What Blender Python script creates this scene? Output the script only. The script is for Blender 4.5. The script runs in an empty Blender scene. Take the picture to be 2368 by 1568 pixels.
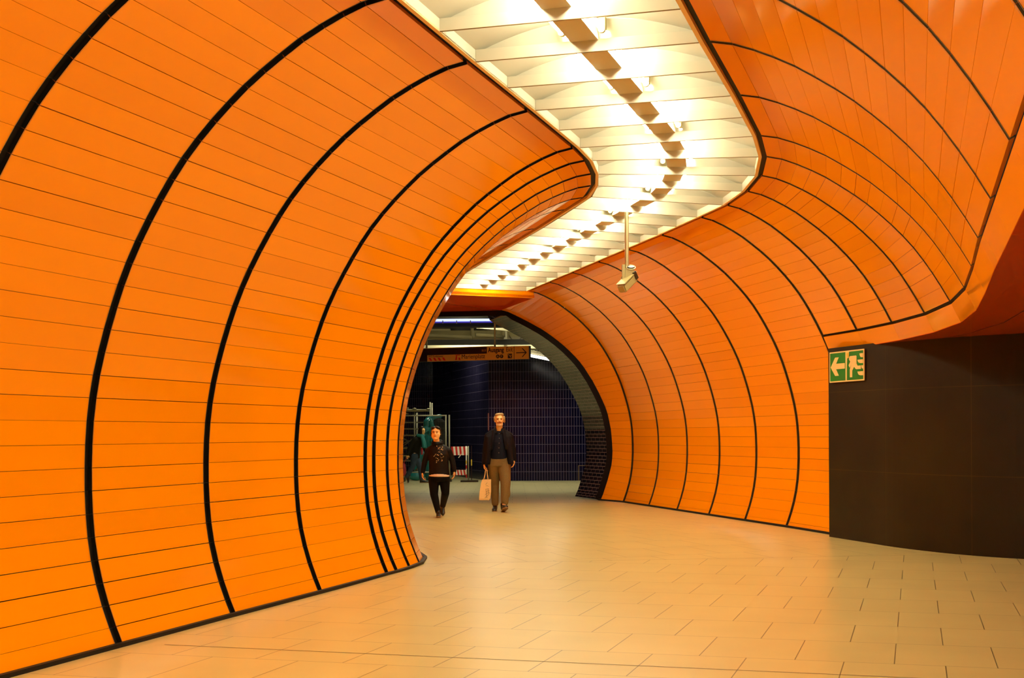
import bpy, bmesh, math, random
from mathutils import Vector, Matrix
random.seed(7)
S = bpy.context.scene
COL = S.collection
PI = math.pi

# ------------------------------------------------------------------ camera, world, exposure
EYE = 1.42
FPX = 3148.5
cam_d = bpy.data.cameras.new('camera')
cam_d.sensor_width = 36.0
cam_d.lens = FPX / 2368 * 36.0
cam_d.shift_y = (1004.2 - 784) / 2368
cam_d.clip_end = 300
cam = bpy.data.objects.new('camera', cam_d)
COL.objects.link(cam)
cam.matrix_world = Matrix.Translation((0, 0, EYE)) @ Matrix.Rotation(0.0047, 4, 'Y') @ Matrix.Rotation(PI / 2, 4, 'X')
S.camera = cam
S.view_settings.view_transform = 'Standard'
S.view_settings.look = 'None'
S.view_settings.gamma = 1
S.view_settings.exposure = 0.22
S.view_settings.use_curve_mapping = False
S.cycles.use_denoising = True
S.cycles.max_bounces = 10
S.cycles.diffuse_bounces = 6
S.cycles.sample_clamp_indirect = 6.0
S.cycles.caustics_reflective = False
S.cycles.caustics_refractive = False
W = bpy.data.worlds.new('world')
S.world = W
W.use_nodes = True
W.node_tree.nodes['Background'].inputs[0].default_value = (1, .8, .5, 1)
W.node_tree.nodes['Background'].inputs[1].default_value = 0.02

TUBE_POWER = 96.0        # emission strength of the ceiling tubes
TUBE_COL = (1.0, 0.92, 0.64)

# ------------------------------------------------------------------ materials
def mat(name, col, rough=.5, metal=0, spec=.5, coat=0, emit=None, estr=0, noise=0, nscale=30, bump=0, bscale=60):
    m = bpy.data.materials.new(name)
    m.use_nodes = True
    nt = m.node_tree
    b = nt.nodes['Principled BSDF']
    b.inputs['Base Color'].default_value = (*col, 1)
    b.inputs['Roughness'].default_value = rough
    b.inputs['Metallic'].default_value = metal
    b.inputs['Specular IOR Level'].default_value = spec
    b.inputs['Coat Weight'].default_value = coat
    b.inputs['Coat Roughness'].default_value = .05
    tc = nt.nodes.new('ShaderNodeTexCoord')
    if noise:
        n = nt.nodes.new('ShaderNodeTexNoise'); n.inputs['Scale'].default_value = nscale; n.inputs['Detail'].default_value = 5
        nt.links.new(tc.outputs['Object'], n.inputs['Vector'])
        mx = nt.nodes.new('ShaderNodeMix'); mx.data_type = 'RGBA'
        mx.inputs[6].default_value = (*[c * (1 - noise) for c in col], 1)
        mx.inputs[7].default_value = (*[min(1, c * (1 + noise)) for c in col], 1)
        nt.links.new(n.outputs['Fac'], mx.inputs[0]); nt.links.new(mx.outputs[2], b.inputs['Base Color'])
    if bump:
        n2 = nt.nodes.new('ShaderNodeTexNoise'); n2.inputs['Scale'].default_value = bscale
        nt.links.new(tc.outputs['Object'], n2.inputs['Vector'])
        bp = nt.nodes.new('ShaderNodeBump'); bp.inputs['Strength'].default_value = bump
        nt.links.new(n2.outputs['Fac'], bp.inputs['Height']); nt.links.new(bp.outputs['Normal'], b.inputs['Normal'])
    if emit:
        b.inputs['Emission Color'].default_value = (*emit, 1)
        b.inputs['Emission Strength'].default_value = estr
    return m

def brick_mat(name, c1, c2, mortar, bw, rh, ms, rough, spec=.5, rot=0, loc=(0, 0, 0), coord='Object', offset=.5, bump=0, axis=None, nz=0.0, smooth=.1, coat=0, freq=2):
    m = bpy.data.materials.new(name); m.use_nodes = True
    nt = m.node_tree; b = nt.nodes['Principled BSDF']
    tc = nt.nodes.new('ShaderNodeTexCoord'); mp = nt.nodes.new('ShaderNodeMapping')
    mp.vector_type = 'POINT'
    if axis == 'XZ':
        mp.inputs['Rotation'].default_value = (-PI / 2, 0, 0)
    else:
        mp.inputs['Rotation'].default_value = (0, 0, rot)
    mp.inputs['Location'].default_value = loc
    br = nt.nodes.new('ShaderNodeTexBrick')
    br.offset = offset; br.offset_frequency = freq; br.squash = 1
    br.inputs['Color1'].default_value = (*c1, 1); br.inputs['Color2'].default_value = (*c2, 1); br.inputs['Mortar'].default_value = (*mortar, 1)
    br.inputs['Scale'].default_value = 1; br.inputs['Mortar Size'].default_value = ms; br.inputs['Mortar Smooth'].default_value = smooth
    br.inputs['Bias'].default_value = 0; br.inputs['Brick Width'].default_value = bw; br.inputs['Row Height'].default_value = rh
    nt.links.new(tc.outputs[coord], mp.inputs['Vector']); nt.links.new(mp.outputs[0], br.inputs['Vector'])
    out = br.outputs['Color']
    if nz:
        n = nt.nodes.new('ShaderNodeTexNoise'); n.inputs['Scale'].default_value = 1.3; n.inputs['Detail'].default_value = 8
        nt.links.new(tc.outputs['Object'], n.inputs['Vector'])
        mx = nt.nodes.new('ShaderNodeMix'); mx.data_type = 'RGBA'; mx.blend_type = 'MULTIPLY'
        mx.inputs[0].default_value = 1
        rp = nt.nodes.new('ShaderNodeValToRGB')
        rp.color_ramp.elements[0].position = .3; rp.color_ramp.elements[0].color = (1 - nz, 1 - nz, 1 - nz, 1)
        rp.color_ramp.elements[1].position = .7; rp.color_ramp.elements[1].color = (1, 1, 1, 1)
        nt.links.new(n.outputs['Fac'], rp.inputs['Fac']); nt.links.new(out, mx.inputs[6]); nt.links.new(rp.outputs[0], mx.inputs[7])
        out = mx.outputs[2]
    nt.links.new(out, b.inputs['Base Color'])
    b.inputs['Roughness'].default_value = rough; b.inputs['Specular IOR Level'].default_value = spec
    b.inputs['Coat Weight'].default_value = coat
    if bump:
        bp = nt.nodes.new('ShaderNodeBump'); bp.inputs['Strength'].default_value = bump; bp.inputs['Distance'].default_value = .01
        bp.invert = True
        nt.links.new(br.outputs['Fac'], bp.inputs['Height']); nt.links.new(bp.outputs['Normal'], b.inputs['Normal'])
    return m

def orange_mat():
    m = mat('orange_enamel', (.93, .28, .0008), rough=.09, spec=.30, noise=0)
    nt = m.node_tree; b = nt.nodes['Principled BSDF']
    at = nt.nodes.new('ShaderNodeAttribute'); at.attribute_name = 'shade'
    mx = nt.nodes.new('ShaderNodeMix'); mx.data_type = 'RGBA'
    mx.inputs[6].default_value = (.90, .285, .0006, 1); mx.inputs[7].default_value = (.96, .318, .0006, 1)
    nt.links.new(at.outputs['Fac'], mx.inputs[0]); nt.links.new(mx.outputs[2], b.inputs['Base Color'])
    return m

M = dict(
    orange=orange_mat(),
    black=mat('black_joint', (.006, .0045, .003), rough=.6, spec=.2),
    tan=mat('bronze_edge', (.30, .20, .07), rough=.4, metal=.3),
    edgedark=mat('dark_bronze_edge', (.07, .045, .012), rough=.5),
    edge=mat('dark_brown_strip', (.16, .09, .02), rough=.5),
    trim=mat('tan_trim', (.85, .60, .30), rough=.45),
    white=mat('white_ceiling_paint', (.57, .55, .45), rough=.55, spec=.3),
    fixture=mat('white_fixture_metal', (.66, .60, .44), rough=.45, spec=.35),
    tube=mat('lit_tube', (1, 1, 1), emit=TUBE_COL, estr=TUBE_POWER),
    holder=mat('lamp_holder_plastic', (.42, .36, .13), rough=.4),
    blackwall=None,
    redpanel=mat('glossy_red_panel', (.80, .085, .001), rough=.08, spec=.5),  # glossy, redder than the wall cladding
    steel=mat('brushed_steel', (.50, .46, .26), rough=.32, metal=.75),
    grey=mat('camera_grey', (.36, .30, .12), rough=.45),
    dark=mat('dark_plastic', (.02, .014, .006), rough=.4),
    grille=mat('grille_slot', (.22, .17, .07), rough=.6),
    green=mat('sign_green', (.0, .16, .012), rough=.4),
    cream=mat('sign_cream', (.85, .62, .25), rough=.45),
    signorange=mat('sign_orange', (.82, .33, .05), rough=.4),
    signbrown=mat('sign_brown', (.035, .006, .002), rough=.4),
    signlight=mat('sign_light_orange', (.98, .56, .13), rough=.4),
    signred=mat('sign_red', (.75, .03, .01), rough=.4),
    ink=mat('sign_ink', (.01, .006, .004), rough=.5),
    concrete=mat('raw_concrete', (.20, .16, .065), rough=.9, noise=.3, nscale=3),
    plaster=mat('pale_plaster', (.62, .56, .36), rough=.8, noise=.1, nscale=4),
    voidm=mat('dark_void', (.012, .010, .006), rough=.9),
    coolstrip=mat('cool_light_strip', (.8, .85, 1), emit=(.45, .58, 1.0), estr=1.5),
    violet=mat('violet_reflected_glow', (.08, .06, .5), emit=(.06, .05, .6), estr=.5),  # violet glow of the reflector put in as its own emission
    cooltube=mat('cool_tube', (1, 1, 1), emit=(1, .95, .85), estr=9.0),
    skin=mat('skin', (.84, .50, .17), rough=.55),
    skinf=mat('skin_fair', (.88, .56, .24), rough=.55),
    hairg=mat('grey_blond_hair', (.36, .27, .12), rough=.6, noise=.4, nscale=60),
    hairb=mat('black_hair', (.012, .007, .004), spec=.12, rough=.4),
    moust=mat('auburn_moustache', (.26, .10, .03), rough=.8),
    hairbr=mat('brown_hair', (.03, .015, .008), spec=.12, rough=.5),
    lip=mat('lips', (.50, .12, .05), rough=.5),
    beard=mat('pale_beard', (.72, .50, .30), rough=.8),
    eye=mat('eye_dark', (.06, .02, .01), rough=.3),
    jacket=mat('black_jacket', (.0055, .0045, .005), spec=.12, rough=.55, noise=.4, nscale=25, bump=.3, bscale=30),
    blazer=mat('dark_blazer', (.0055, .005, .009), spec=.12, rough=.8, noise=.4, nscale=40),
    shirt=mat('navy_shirt', (.005, .007, .018), spec=.12, rough=.7, noise=.3, nscale=50),
    button=mat('shirt_button', (.25, .2, .18), rough=.3),
    tweed=mat('brown_tweed', (.165, .11, .042), spec=.12, rough=.9, noise=.5, nscale=130),
    blackcloth=mat('black_trousers', (.0035, .003, .004), spec=.12, rough=.8),
    whitecloth=mat('white_shirt_hem', (.75, .62, .5), rough=.8),
    scarfbead=mat('gold_sequins', (.85, .72, .42), rough=.25, metal=.4),
    shoe=mat('black_leather', (.010, .007, .005), rough=.35),
    sole=mat('shoe_sole', (.30, .18, .08), rough=.7),
    tote=mat('tote_cotton', (.88, .66, .32), rough=.9, noise=.06, nscale=30),
    totink=mat('tote_print', (.12, .12, .10), rough=.8),
    jeans=mat('blue_jeans', (.035, .055, .085), spec=.12, rough=.85, noise=.3, nscale=20),
    coat=mat('dark_coat', (.010, .009, .005), spec=.12, rough=.85),
    teal=mat('teal_scarf', (.01, .16, .15), rough=.8),
    redcloth=mat('red_bag_cloth', (.28, .010, .02), rough=.6),
    tarp=mat('turquoise_plastic', (.015, .21, .23), rough=.22, spec=.7, bump=.6, bscale=14),
    galv=mat('galvanised_tube', (.34, .32, .22), rough=.45, metal=.4),
    wire=mat('fence_wire', (.10, .10, .08), rough=.5, metal=.4),
    barwhite=mat('barrier_white', (.85, .78, .70), rough=.4),
    barred=mat('barrier_red', (.55, .012, .01), rough=.4),
    yellow=mat('yellow_marker', (.75, .50, .05), rough=.5),
    pallet=mat('pale_timber', (.42, .34, .16), rough=.8),
)
# ------------------------------------------------------------------ helpers
class MB:
    def __init__(s): s.v = []; s.f = []; s.m = []; s.uv = []; s.sh = []
    def add(s, vs, fs, mi=0, uvs=None, sh=.5):
        o = len(s.v); s.v += [tuple(p) for p in vs]
        for i, f in enumerate(fs):
            s.f.append([o + k for k in f]); s.m.append(mi)
            s.uv.append(uvs[i] if uvs else None); s.sh.append(sh)
    def quad(s, a, b, c, d, mi=0, uv=None, sh=.5): s.add([a, b, c, d], [(0, 1, 2, 3)], mi, [uv] if uv else None, sh)
    def box(s, c, size, rz=0, mi=0, mtx=None):
        x, y, z = [k / 2 for k in size]
        vs = [Vector((i * x, j * y, k * z)) for i in (-1, 1) for j in (-1, 1) for k in (-1, 1)]
        R = mtx if mtx else Matrix.Rotation(rz, 3, 'Z')
        vs = [R @ v + Vector(c) for v in vs]
        s.add(vs, [(0, 1, 3, 2), (4, 6, 7, 5), (0, 4, 5, 1), (2, 3, 7, 6), (0, 2, 6, 4), (1, 5, 7, 3)], mi)
    def tube(s, p0, p1, r0, r1=None, n=12, mi=0, cap=True):
        r1 = r0 if r1 is None else r1
        p0 = Vector(p0); p1 = Vector(p1); d = (p1 - p0).normalized()
        a = d.orthogonal().normalized(); b = d.cross(a)
        vs = []
        for p, r in ((p0, r0), (p1, r1)):
            for i in range(n):
                t = 2 * PI * i / n; vs.append(p + (a * math.cos(t) + b * math.sin(t)) * r)
        fs = [(i, (i + 1) % n, n + (i + 1) % n, n + i) for i in range(n)]
        if cap: fs += [tuple(range(n))[::-1], tuple(range(n, 2 * n))]
        s.add(vs, fs, mi)
    def path(s, pts, r, n=8, mi=0):
        for a, b in zip(pts[:-1], pts[1:]): s.tube(a, b, r, n=n, mi=mi)
    def prism(s, poly, h0, h1, axis, org, mi=0):
        # poly in (u,v) of plane axis=(U,V,N), extruded from h0 to h1 along N
        U, V, N = axis; n = len(poly); vs = []
        for h in (h0, h1):
            for (u, v) in poly: vs.append(Vector(org) + U * u + V * v + N * h)
        fs = [tuple(range(n)), tuple(range(n, 2 * n))[::-1]] + [(i, i + n, (i + 1) % n + n, (i + 1) % n) for i in range(n)]
        s.add(vs, fs, mi)
    def build(s, name, mats, parent=None, smooth=False, fix=True):
        me = bpy.data.meshes.new(name)
        me.from_pydata(s.v, [], s.f)
        if not isinstance(mats, (list, tuple)): mats = [mats]
        for m in mats: me.materials.append(m)
        me.polygons.foreach_set('material_index', s.m)
        if smooth: me.polygons.foreach_set('use_smooth', [True] * len(s.f))
        if any(u for u in s.uv):
            L = me.uv_layers.new(name='UVMap'); k = 0
            for f, u in zip(s.f, s.uv):
                for q in range(len(f)):
                    L.data[k].uv = u[q] if u else (0, 0); k += 1
        at = me.attributes.new('shade', 'FLOAT', 'FACE'); at.data.foreach_set('value', s.sh)
        me.update()
        if fix:
            bm = bmesh.new(); bm.from_mesh(me); bmesh.ops.recalc_face_normals(bm, faces=bm.faces); bm.to_mesh(me); bm.free()
        o = bpy.data.objects.new(name, me); COL.objects.link(o)
        if parent: o.parent = parent
        return o

def struct(o): o['kind'] = 'structure'; return o
def tag(o, label, cat, group=None):
    o['label'] = label; o['category'] = cat
    if group: o['group'] = group
    return o
def empty(name, loc=(0, 0, 0), rz=0):
    o = bpy.data.objects.new(name, None); COL.objects.link(o); o.location = loc; o.rotation_euler = (0, 0, rz); return o
_o = ['first', 'second', 'third', 'fourth', 'fifth', 'sixth', 'seventh', 'eighth', 'ninth']
ORD = _o + ['tenth', 'eleventh', 'twelfth', 'thirteenth', 'fourteenth', 'fifteenth', 'sixteenth', 'seventeenth', 'eighteenth', 'nineteenth']
for _t, _te in (('twenty', 'twentieth'), ('thirty', 'thirtieth'), ('forty', 'fortieth')): ORD += [_te] + ['%s-%s' % (_t, q) for q in _o]
def sstep(t): t = max(0, min(1, t)); return t * t * (3 - 2 * t)
def lift(y): return .06 * sstep((y - 13) / 6)       # the floor rises a little into the second leg

# ------------------------------------------------------------------ the plan of the concourse
ZT = EYE + 2.774                     # underside of the ceiling slot
PA = .288
dA = Vector((math.sin(PA), math.cos(PA)))
frames = []                          # (slot right edge, normal angle, slot width)
b0 = Vector((1.42, 9.64))
for m_ in range(10, 0, -1): frames.append((b0 - dA * 1.6 * m_, PA, 1.83))
NB = len(frames)
frames += [(b0, PA, 1.83), (Vector((1.89, 11.17)), PA, 1.83), (Vector((2.34, 12.70)), PA, 1.82),
           (Vector((2.57, 13.66)), .09, 1.83), (Vector((2.71, 14.67)), -.075, 1.86), (Vector((2.73, 15.63)), -.22, 1.88),
           (Vector((2.65, 16.58)), -.32, 1.90), (Vector((2.46, 17.50)), -.35, 1.92)]
IB = len(frames) - 1                 # frame i: outer shell reaches the floor from here on
dB = Vector((-.2326, .9726))
for t in range(6): frames.append((Vector((2.12, 19.05)) + dB * 1.51 * t, -.35, 1.92))
IO = len(frames) - 1                 # frame o: end of the light slot
def nrm(a): return Vector((math.cos(a), -math.sin(a)))

prof = [(0, 2.774), (.15, 2.745), (.30, 2.690), (.44, 2.627), (.585, 2.552), (.725, 2.463), (.86, 2.372), (.985, 2.279), (1.104, 2.177), (1.22, 2.070), (1.332, 1.956), (1.438, 1.835), (1.534, 1.707), (1.622, 1.576), (1.706, 1.441), (1.785, 1.303), (1.857, 1.161), (1.920, 1.017), (1.975, .871), (2.026, .721), (2.072, .568), (2.112, .414), (2.142, .259), (2.163, .102), (2.175, -.057), (2.180, -.216), (2.180, -.374), (2.173, -.531), (2.159, -.688), (2.134, -.844), (2.097, -.999), (2.050, -1.149), (1.996, -1.291), (1.940, -1.42)]
NP = len(prof)
JT = 15                              # index where the outer shell is cut off (z 1.30 above the eye)
def P3(v2, z): return Vector((v2[0], v2[1], z))
def rpt(k, off, z):
    P, a, w = frames[k]; return P3(P + nrm(a) * off, EYE + z)
def lpt(k, off, z):
    P, a, w = frames[k]; return P3(P - nrm(a) * (w + off), EYE + z)
RP = [[rpt(k, *q) for q in prof] for k in range(len(frames))]
LP = [[lpt(k, *q) for q in prof] for k in range(len(frames))]
# the portal arch closes the right wall with a flatter curve of its own
pb = Vector((1.78, 27.86)); pe = Vector((.9915, -.13)).normalized()
arch = [(-2.02, 3.98), (-1.86, 3.93), (-1.52, 3.76), (-1.15, 3.55), (-.89, 3.36), (-.69, 3.19), (-.52, 3.02), (-.355, 2.83), (-.145, 2.5), (.01, 2.20), (.145, 1.89), (.225, 1.50), (.255, 1.12), (.245, .83), (.155, .49), (.05, .16), (0, .05)]
def resample(pts, n):
    d = [0]
    for a, b in zip(pts[:-1], pts[1:]): d.append(d[-1] + math.hypot(b[0] - a[0], b[1] - a[1]))
    out = []
    for i in range(n):
        t = d[-1] * i / (n - 1); k = 0
        while k < len(d) - 2 and d[k + 1] < t: k += 1
        u = (t - d[k]) / (d[k + 1] - d[k]); out.append(tuple(pts[k][q] * (1 - u) + pts[k + 1][q] * u for q in range(2)))
    return out
archr = resample(arch, NP)
RP.append([P3(pb + pe * o, z) for o, z in archr])
ptl_d = Vector((-.35, 1.15)).normalized()
# left wall runs on to the portal too
e_ = frames[IO]; PPL = e_[0] + dB * 1.3
LP.append([P3(PPL - nrm(-.2) * (1.92 + o), EYE + z) for o, z in prof])

# ------------------------------------------------------------------ orange wall cladding
GAP = .044
def wall(pts, k0, k1, j0, j1, mb, back, edge, side, GAP=.044, e=.004, gs=(.0010, .0014, .0020, .0030)):
    for k in range(k0, k1):
        A, B = pts[k], pts[k + 1]
        for j in range(j0, j1):
            a, b, c, d = A[j], A[j + 1], B[j + 1], B[j]
            g = random.choice(gs)
            la = max((d - a).length, .05); lb = max((c - b).length, .05); h = (b - a).length; h2 = (c - d).length
            ga, gb = min(.45, GAP / la), min(.45, GAP / lb)
            def at(u, v):
                return (a * (1 - u) + d * u) * (1 - v) + (b * (1 - u) + c * u) * v
            v0 = g / h; v1 = 1 - g / h
            q = [at(ga, v0), at(gb, v1), at(1 - gb, v1), at(1 - ga, v0)]
            n = (q[1] - q[0]).cross(q[3] - q[0]).normalized() * side
            # n points outwards, away from the concourse
            bk = [p + n * .03 for p in q]
            sh = random.random()
            mb.add(q + bk, [(0, 1, 2, 3), (1, 5, 6, 2), (3, 7, 4, 0)], 0, None, sh)
            mb.add(q + bk, [(0, 4, 5, 1), (2, 6, 7, 3)], 1, None, sh)
            for (u0, u1, w0, w1) in ((ga, ga + e / la, gb, gb + e / lb), (1 - ga - e / la, 1 - ga, 1 - gb - e / lb, 1 - gb)):
                r = [at(u0, 0) - n * .003, at(w0, 1) - n * .003, at(w1, 1) - n * .003, at(u1, 0) - n * .003]
                edge.add(r, [(0, 1, 2, 3)], 0)
            o = n * .032
            back.add([a + o, b + o, c + o, d + o], [(0, 1, 2, 3)], 0)

mbl, bkl, edl = MB(), MB(), MB()
wall(LP, 0, IO + 1, 0, NP - 1, mbl, bkl, edl, -1)
wl = struct(bkl.build('wall_left', M['black'], fix=False))
mbl.build('cladding', [M['orange'], M['black']], wl, fix=False); edl.build('joint_edge', M['tan'], wl, fix=False)
mbr, bkr, edr = MB(), MB(), MB()
wall(RP, 0, IB, 0, JT, mbr, bkr, edr, 1, .032, .007, (.0006, .0009, .0013, .0024))
wall(RP, IB, IO + 1, 0, NP - 1, mbr, bkr, edr, 1, .040, .005, (.0006, .0009, .0013, .0022))
# the wide band that closes the cut-off shell
for k in range(0, IB):
    A = [rpt(k, 1.80, 1.272), rpt(k, 1.888, 1.09)]; B = [rpt(k + 1, 1.80, 1.272), rpt(k + 1, 1.888, 1.09)]
    g = .0015 / (B[0] - A[0]).length
    q = [A[0].lerp(B[0], g), A[1].lerp(B[1], g), B[1].lerp(A[1], g), B[0].lerp(A[0], g)]
    n = (q[1] - q[0]).cross(q[3] - q[0]).normalized()
    bk = [p + n * .03 for p in q]
    mbr.add(q + bk, [(0, 1, 2, 3), (0, 4, 5, 1), (1, 5, 6, 2), (2, 6, 7, 3), (3, 7, 4, 0)], 0, None, random.random())
    a0, b0_ = RP[k][JT], RP[k + 1][JT]
    bkr.add([a0 + n * .034, A[1] + n * .034, B[1] + n * .034, b0_ + n * .034], [(0, 1, 2, 3)], 0)
wr = struct(bkr.build('wall_right', M['black'], fix=False))
mbr.build('cladding', [M['orange'], M['edgedark']], wr, fix=False); edr.build('joint_edge', M['tan'], wr, fix=False)

# black kick line at the foot of the cladding
def base_line(pts, ks, name, side):
    mb = MB()
    for k in ks:
        a, b = pts[k][-1], pts[k + 1][-1]
        n = Vector((b.y - a.y, -(b.x - a.x), 0)).normalized() * side
        za, zb = lift(a.y), lift(b.y)
        a_, b_ = a.copy(), b.copy()
        a_.z = za; b_.z = zb
        h = .028
        t = n * .03
        v = [a_ + n * -.012, b_ + n * -.012, b_ + t, a_ + t]
        vs = v + [p + Vector((0, 0, h)) for p in v]
        mb.add(vs, [(0, 1, 5, 4), (1, 2, 6, 5), (2, 3, 7, 6), (3, 0, 4, 7), (4, 5, 6, 7), (0, 3, 2, 1)])
    return struct(mb.build(name, M['black']))
base_line(LP, range(0, IO + 1), 'baseboard_left', 1)
base_line(RP, range(IB, IO + 1), 'baseboard_right', -1)

# ------------------------------------------------------------------ slot edge: black joint, tan trim, white upstand
SL = .05; TR = .032
def ring(k, off, z, side):
    P, a, w = frames[k]
    return P3(P - nrm(a) * off, z) if side > 0 else P3(P - nrm(a) * (w - off), z)
for side, nm in ((1, 'trim_1'), (-1, 'trim_2')):
    mb = MB()
    for k in range(0, IO):
        f = lambda kk, o, z: ring(kk, o, z, side)
        # black joint
        mb.add([f(k, -.01, ZT + .03), f(k, SL, ZT + .03), f(k + 1, SL, ZT + .03), f(k + 1, -.01, ZT + .03)], [(0, 1, 2, 3)], 1)
        mb.add([f(k, SL, ZT - .004), f(k, SL, ZT + .03), f(k + 1, SL, ZT + .03), f(k + 1, SL, ZT - .004)], [(0, 1, 2, 3)], 0)
        mb.add([f(k, SL, ZT - .004), f(k, SL + TR, ZT - .004), f(k + 1, SL + TR, ZT - .004), f(k + 1, SL, ZT - .004)], [(0, 1, 2, 3)], 0)
        mb.add([f(k, SL + TR, ZT - .004), f(k, SL + TR, ZT + .012), f(k + 1, SL + TR, ZT + .012), f(k + 1, SL + TR, ZT - .004)], [(0, 1, 2, 3)], 0)
    struct(mb.build(nm, [M['trim'], M['black']], fix=False))

# ------------------------------------------------------------------ white vaulted bays, cross baffles, tube fixtures
OFF = SL + TR
def mid(k, u):
    P, a, w = frames[k]; P2, a2, w2 = frames[k + 1]
    return (P.lerp(P2, u), a * (1 - u) + a2 * u, w * (1 - u) + w2 * u)
# inside the second leg the baffles stand a little more oblique than the wall ribs
def beamframe(P, a, w, k):
    if k >= IB: a = -.42
    elif k == IB - 1: a = -.36
    return (P, a, w)
stations = []
for k in range(0, IO + 1):
    stations.append(beamframe(*frames[k], k))
    if k < IO and (k < NB + 2 or k >= IB):
        stations.append(beamframe(*mid(k, .5), k))
stations_ends = []
for P, a, w in stations:
    n = nrm(a); stations_ends.append((P - n * OFF, P - n * (w - OFF)))   # right end, left end
RISE0, RISE = .087, .165
def vz(x): return ZT + RISE0 + RISE * (1 - (1 - 2 * x) ** 2)
NV = 16
cv = MB()
for s in range(len(stations) - 1):
    (r0, l0), (r1, l1) = stations_ends[s], stations_ends[s + 1]
    for i in range(NV):
        x0, x1 = i / NV, (i + 1) / NV
        cv.quad(P3(l0.lerp(r0, x0), vz(x0)), P3(l0.lerp(r0, x1), vz(x1)), P3(l1.lerp(r1, x1), vz(x1)), P3(l1.lerp(r1, x0), vz(x0)))
    for a_, b_ in ((r0, r1), (l0, l1)):
        cv.quad(P3(a_, ZT), P3(b_, ZT), P3(b_, ZT + RISE0), P3(a_, ZT + RISE0))
ceiling = struct(cv.build('ceiling', M['white'], fix=False))

def make_baffle(s, idx):
    r, l = stations_ends[s]
    ax = (r - l); L = ax.length; ang = math.atan2(ax.y, ax.x)
    root = empty('ceiling_baffle', P3((r + l) / 2, ZT), ang)
    tag(root, 'white cross baffle of the light slot, %s counted from the orange end bar' % ORD[idx], 'ceiling baffle', 'white baffles across the ceiling light slot')
    lip = MB(); lip.box((0, -.004, .0435), (L - .004, .014, .087)); lip.build('lip', M['white'], root)
    ed = MB(); ed.box((0, -.004, -.002), (L - .004, .014, .004)); ed.build('underside_strip', M['edge'], root)  # thin dark brown strip along the lip's underside
    web = MB()
    for i in range(NV):
        xa, xb = -L / 2 + .003 + (L - .006) * i / NV, -L / 2 + .003 + (L - .006) * (i + 1) / NV
        za, zb = vz(i / NV) - ZT - .003, vz((i + 1) / NV) - ZT - .003
        yy = lambda z: .052 - .18 * (z - .08)
        a = [(xa, .052, .08), (xb, .052, .08), (xb, yy(zb), zb), (xa, yy(za), za)]
        web.add(a + [(p[0], p[1] + .008, p[2]) for p in a], [(0, 1, 2, 3), (4, 7, 6, 5)], 0)
    web.add([(-L / 2 + .003, .003, .083), (L / 2 - .003, .003, .083), (L / 2 - .003, .06, .083), (-L / 2 + .003, .06, .083)], [(0, 1, 2, 3)], 0)
    web.build('web', M['white'], root)
    return root
def make_fixture(s, idx):
    (r0, l0), (r1, l1) = stations_ends[s], stations_ends[s + 1]
    c0, c1 = (r0 + l0) / 2, (r1 + l1) / 2
    d = (c1 - c0); L = d.length; ang = math.atan2(d.y, d.x) - PI / 2
    root = empty('light_fixture', P3((c0 + c1) / 2, ZT), ang)
    tag(root, 'white ceiling light box with bare tubes, %s bay counted from the orange end bar' % ORD[idx], 'ceiling light', 'tube light boxes in the ceiling slot')
    hs = MB(); w = .103
    poly = [(-w, .080), (w, .080), (w, .10), (w - .02, .235), (-w + .02, .235), (-w, .10)]
    hs.prism(poly, -L / 2 + .035, L / 2 - .014, (Vector((1, 0, 0)), Vector((0, 0, 1)), Vector((0, 1, 0))), (0, 0, 0))
    hs.build('housing', M['fixture'], root)
    odd = idx % 2
    for sx in (-1, 1):
        x = sx * (w + .045); z = .129; y0 = -L / 2 + .036; y1 = L / 2 - (.11 if odd else .012)
        tb = MB(); tb.tube((x, y0, z), (x, y1, z), .018, n=8); tb.build('tube', M['tube'], root, smooth=True)
        if odd:
            hd = MB(); hd.tube((x, y1 + .001, z), (x, y1 + .03, z), .026, n=14); hd.tube((x, y1 + .03, z), (x, y1 + .06, z), .018, n=14)
            hd.box((x, y1 + .035, z + .045), (.05, .05, .09))
            hd.build('lamp_holder', M['holder'], root)
    return root
NS = len(stations)
for s in range(NS - 1, -1, -1): make_baffle(s, NS - 1 - s)
for s in range(NS - 2, -1, -1): make_fixture(s, NS - 2 - s)

# two air grilles let into the vault, right of the tubes
def grille(s, x0, x1, u0, u1, nslot, label):
    (r0, l0), (r1, l1) = stations_ends[s], stations_ends[s + 1]
    def at(u, x, dz=0):
        return P3(l0.lerp(r0, x).lerp(l1.lerp(r1, x), u), vz(x) + dz)
    pl = MB(); N = 8
    for i in range(N):
        a, b = x0 + (x1 - x0) * i / N, x0 + (x1 - x0) * (i + 1) / N
        v = [at(u0, a, -.003), at(u1, a, -.003), at(u1, b, -.003), at(u0, b, -.003)]
        pl.add(v, [(0, 1, 2, 3)])
    g = pl.build('air_grille', M['white'], fix=False)
    tag(g, label, 'air vent', 'air grilles in the ceiling vault')
    sl = MB()
    for i in range(nslot):
        x = x0 + (x1 - x0) * (i + .5) / nslot; h = (x1 - x0) / nslot * .22
        sl.add([at(u0 + .06, x - h, -.0055), at(u1 - .06, x - h, -.0055), at(u1 - .06, x + h, -.0055), at(u0 + .06, x + h, -.0055)], [(0, 1, 2, 3)])
    sl.build('slot', M['grille'], g, fix=False)['kind'] = 'stuff'
sb = next(i for i, t in enumerate(stations) if abs(t[0].y - 11.17) < .01)
sh_ = next(i for i, t in enumerate(stations) if abs(t[0].y - 15.63) < .01)
grille(sb, .52, .74, .42, .97, 18, 'slatted air grille in the white vault before the bend, nearer the camera')
grille(sh_, .58, .80, .42, .95, 16, 'small slatted air grille in the white vault at the bend')

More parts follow.
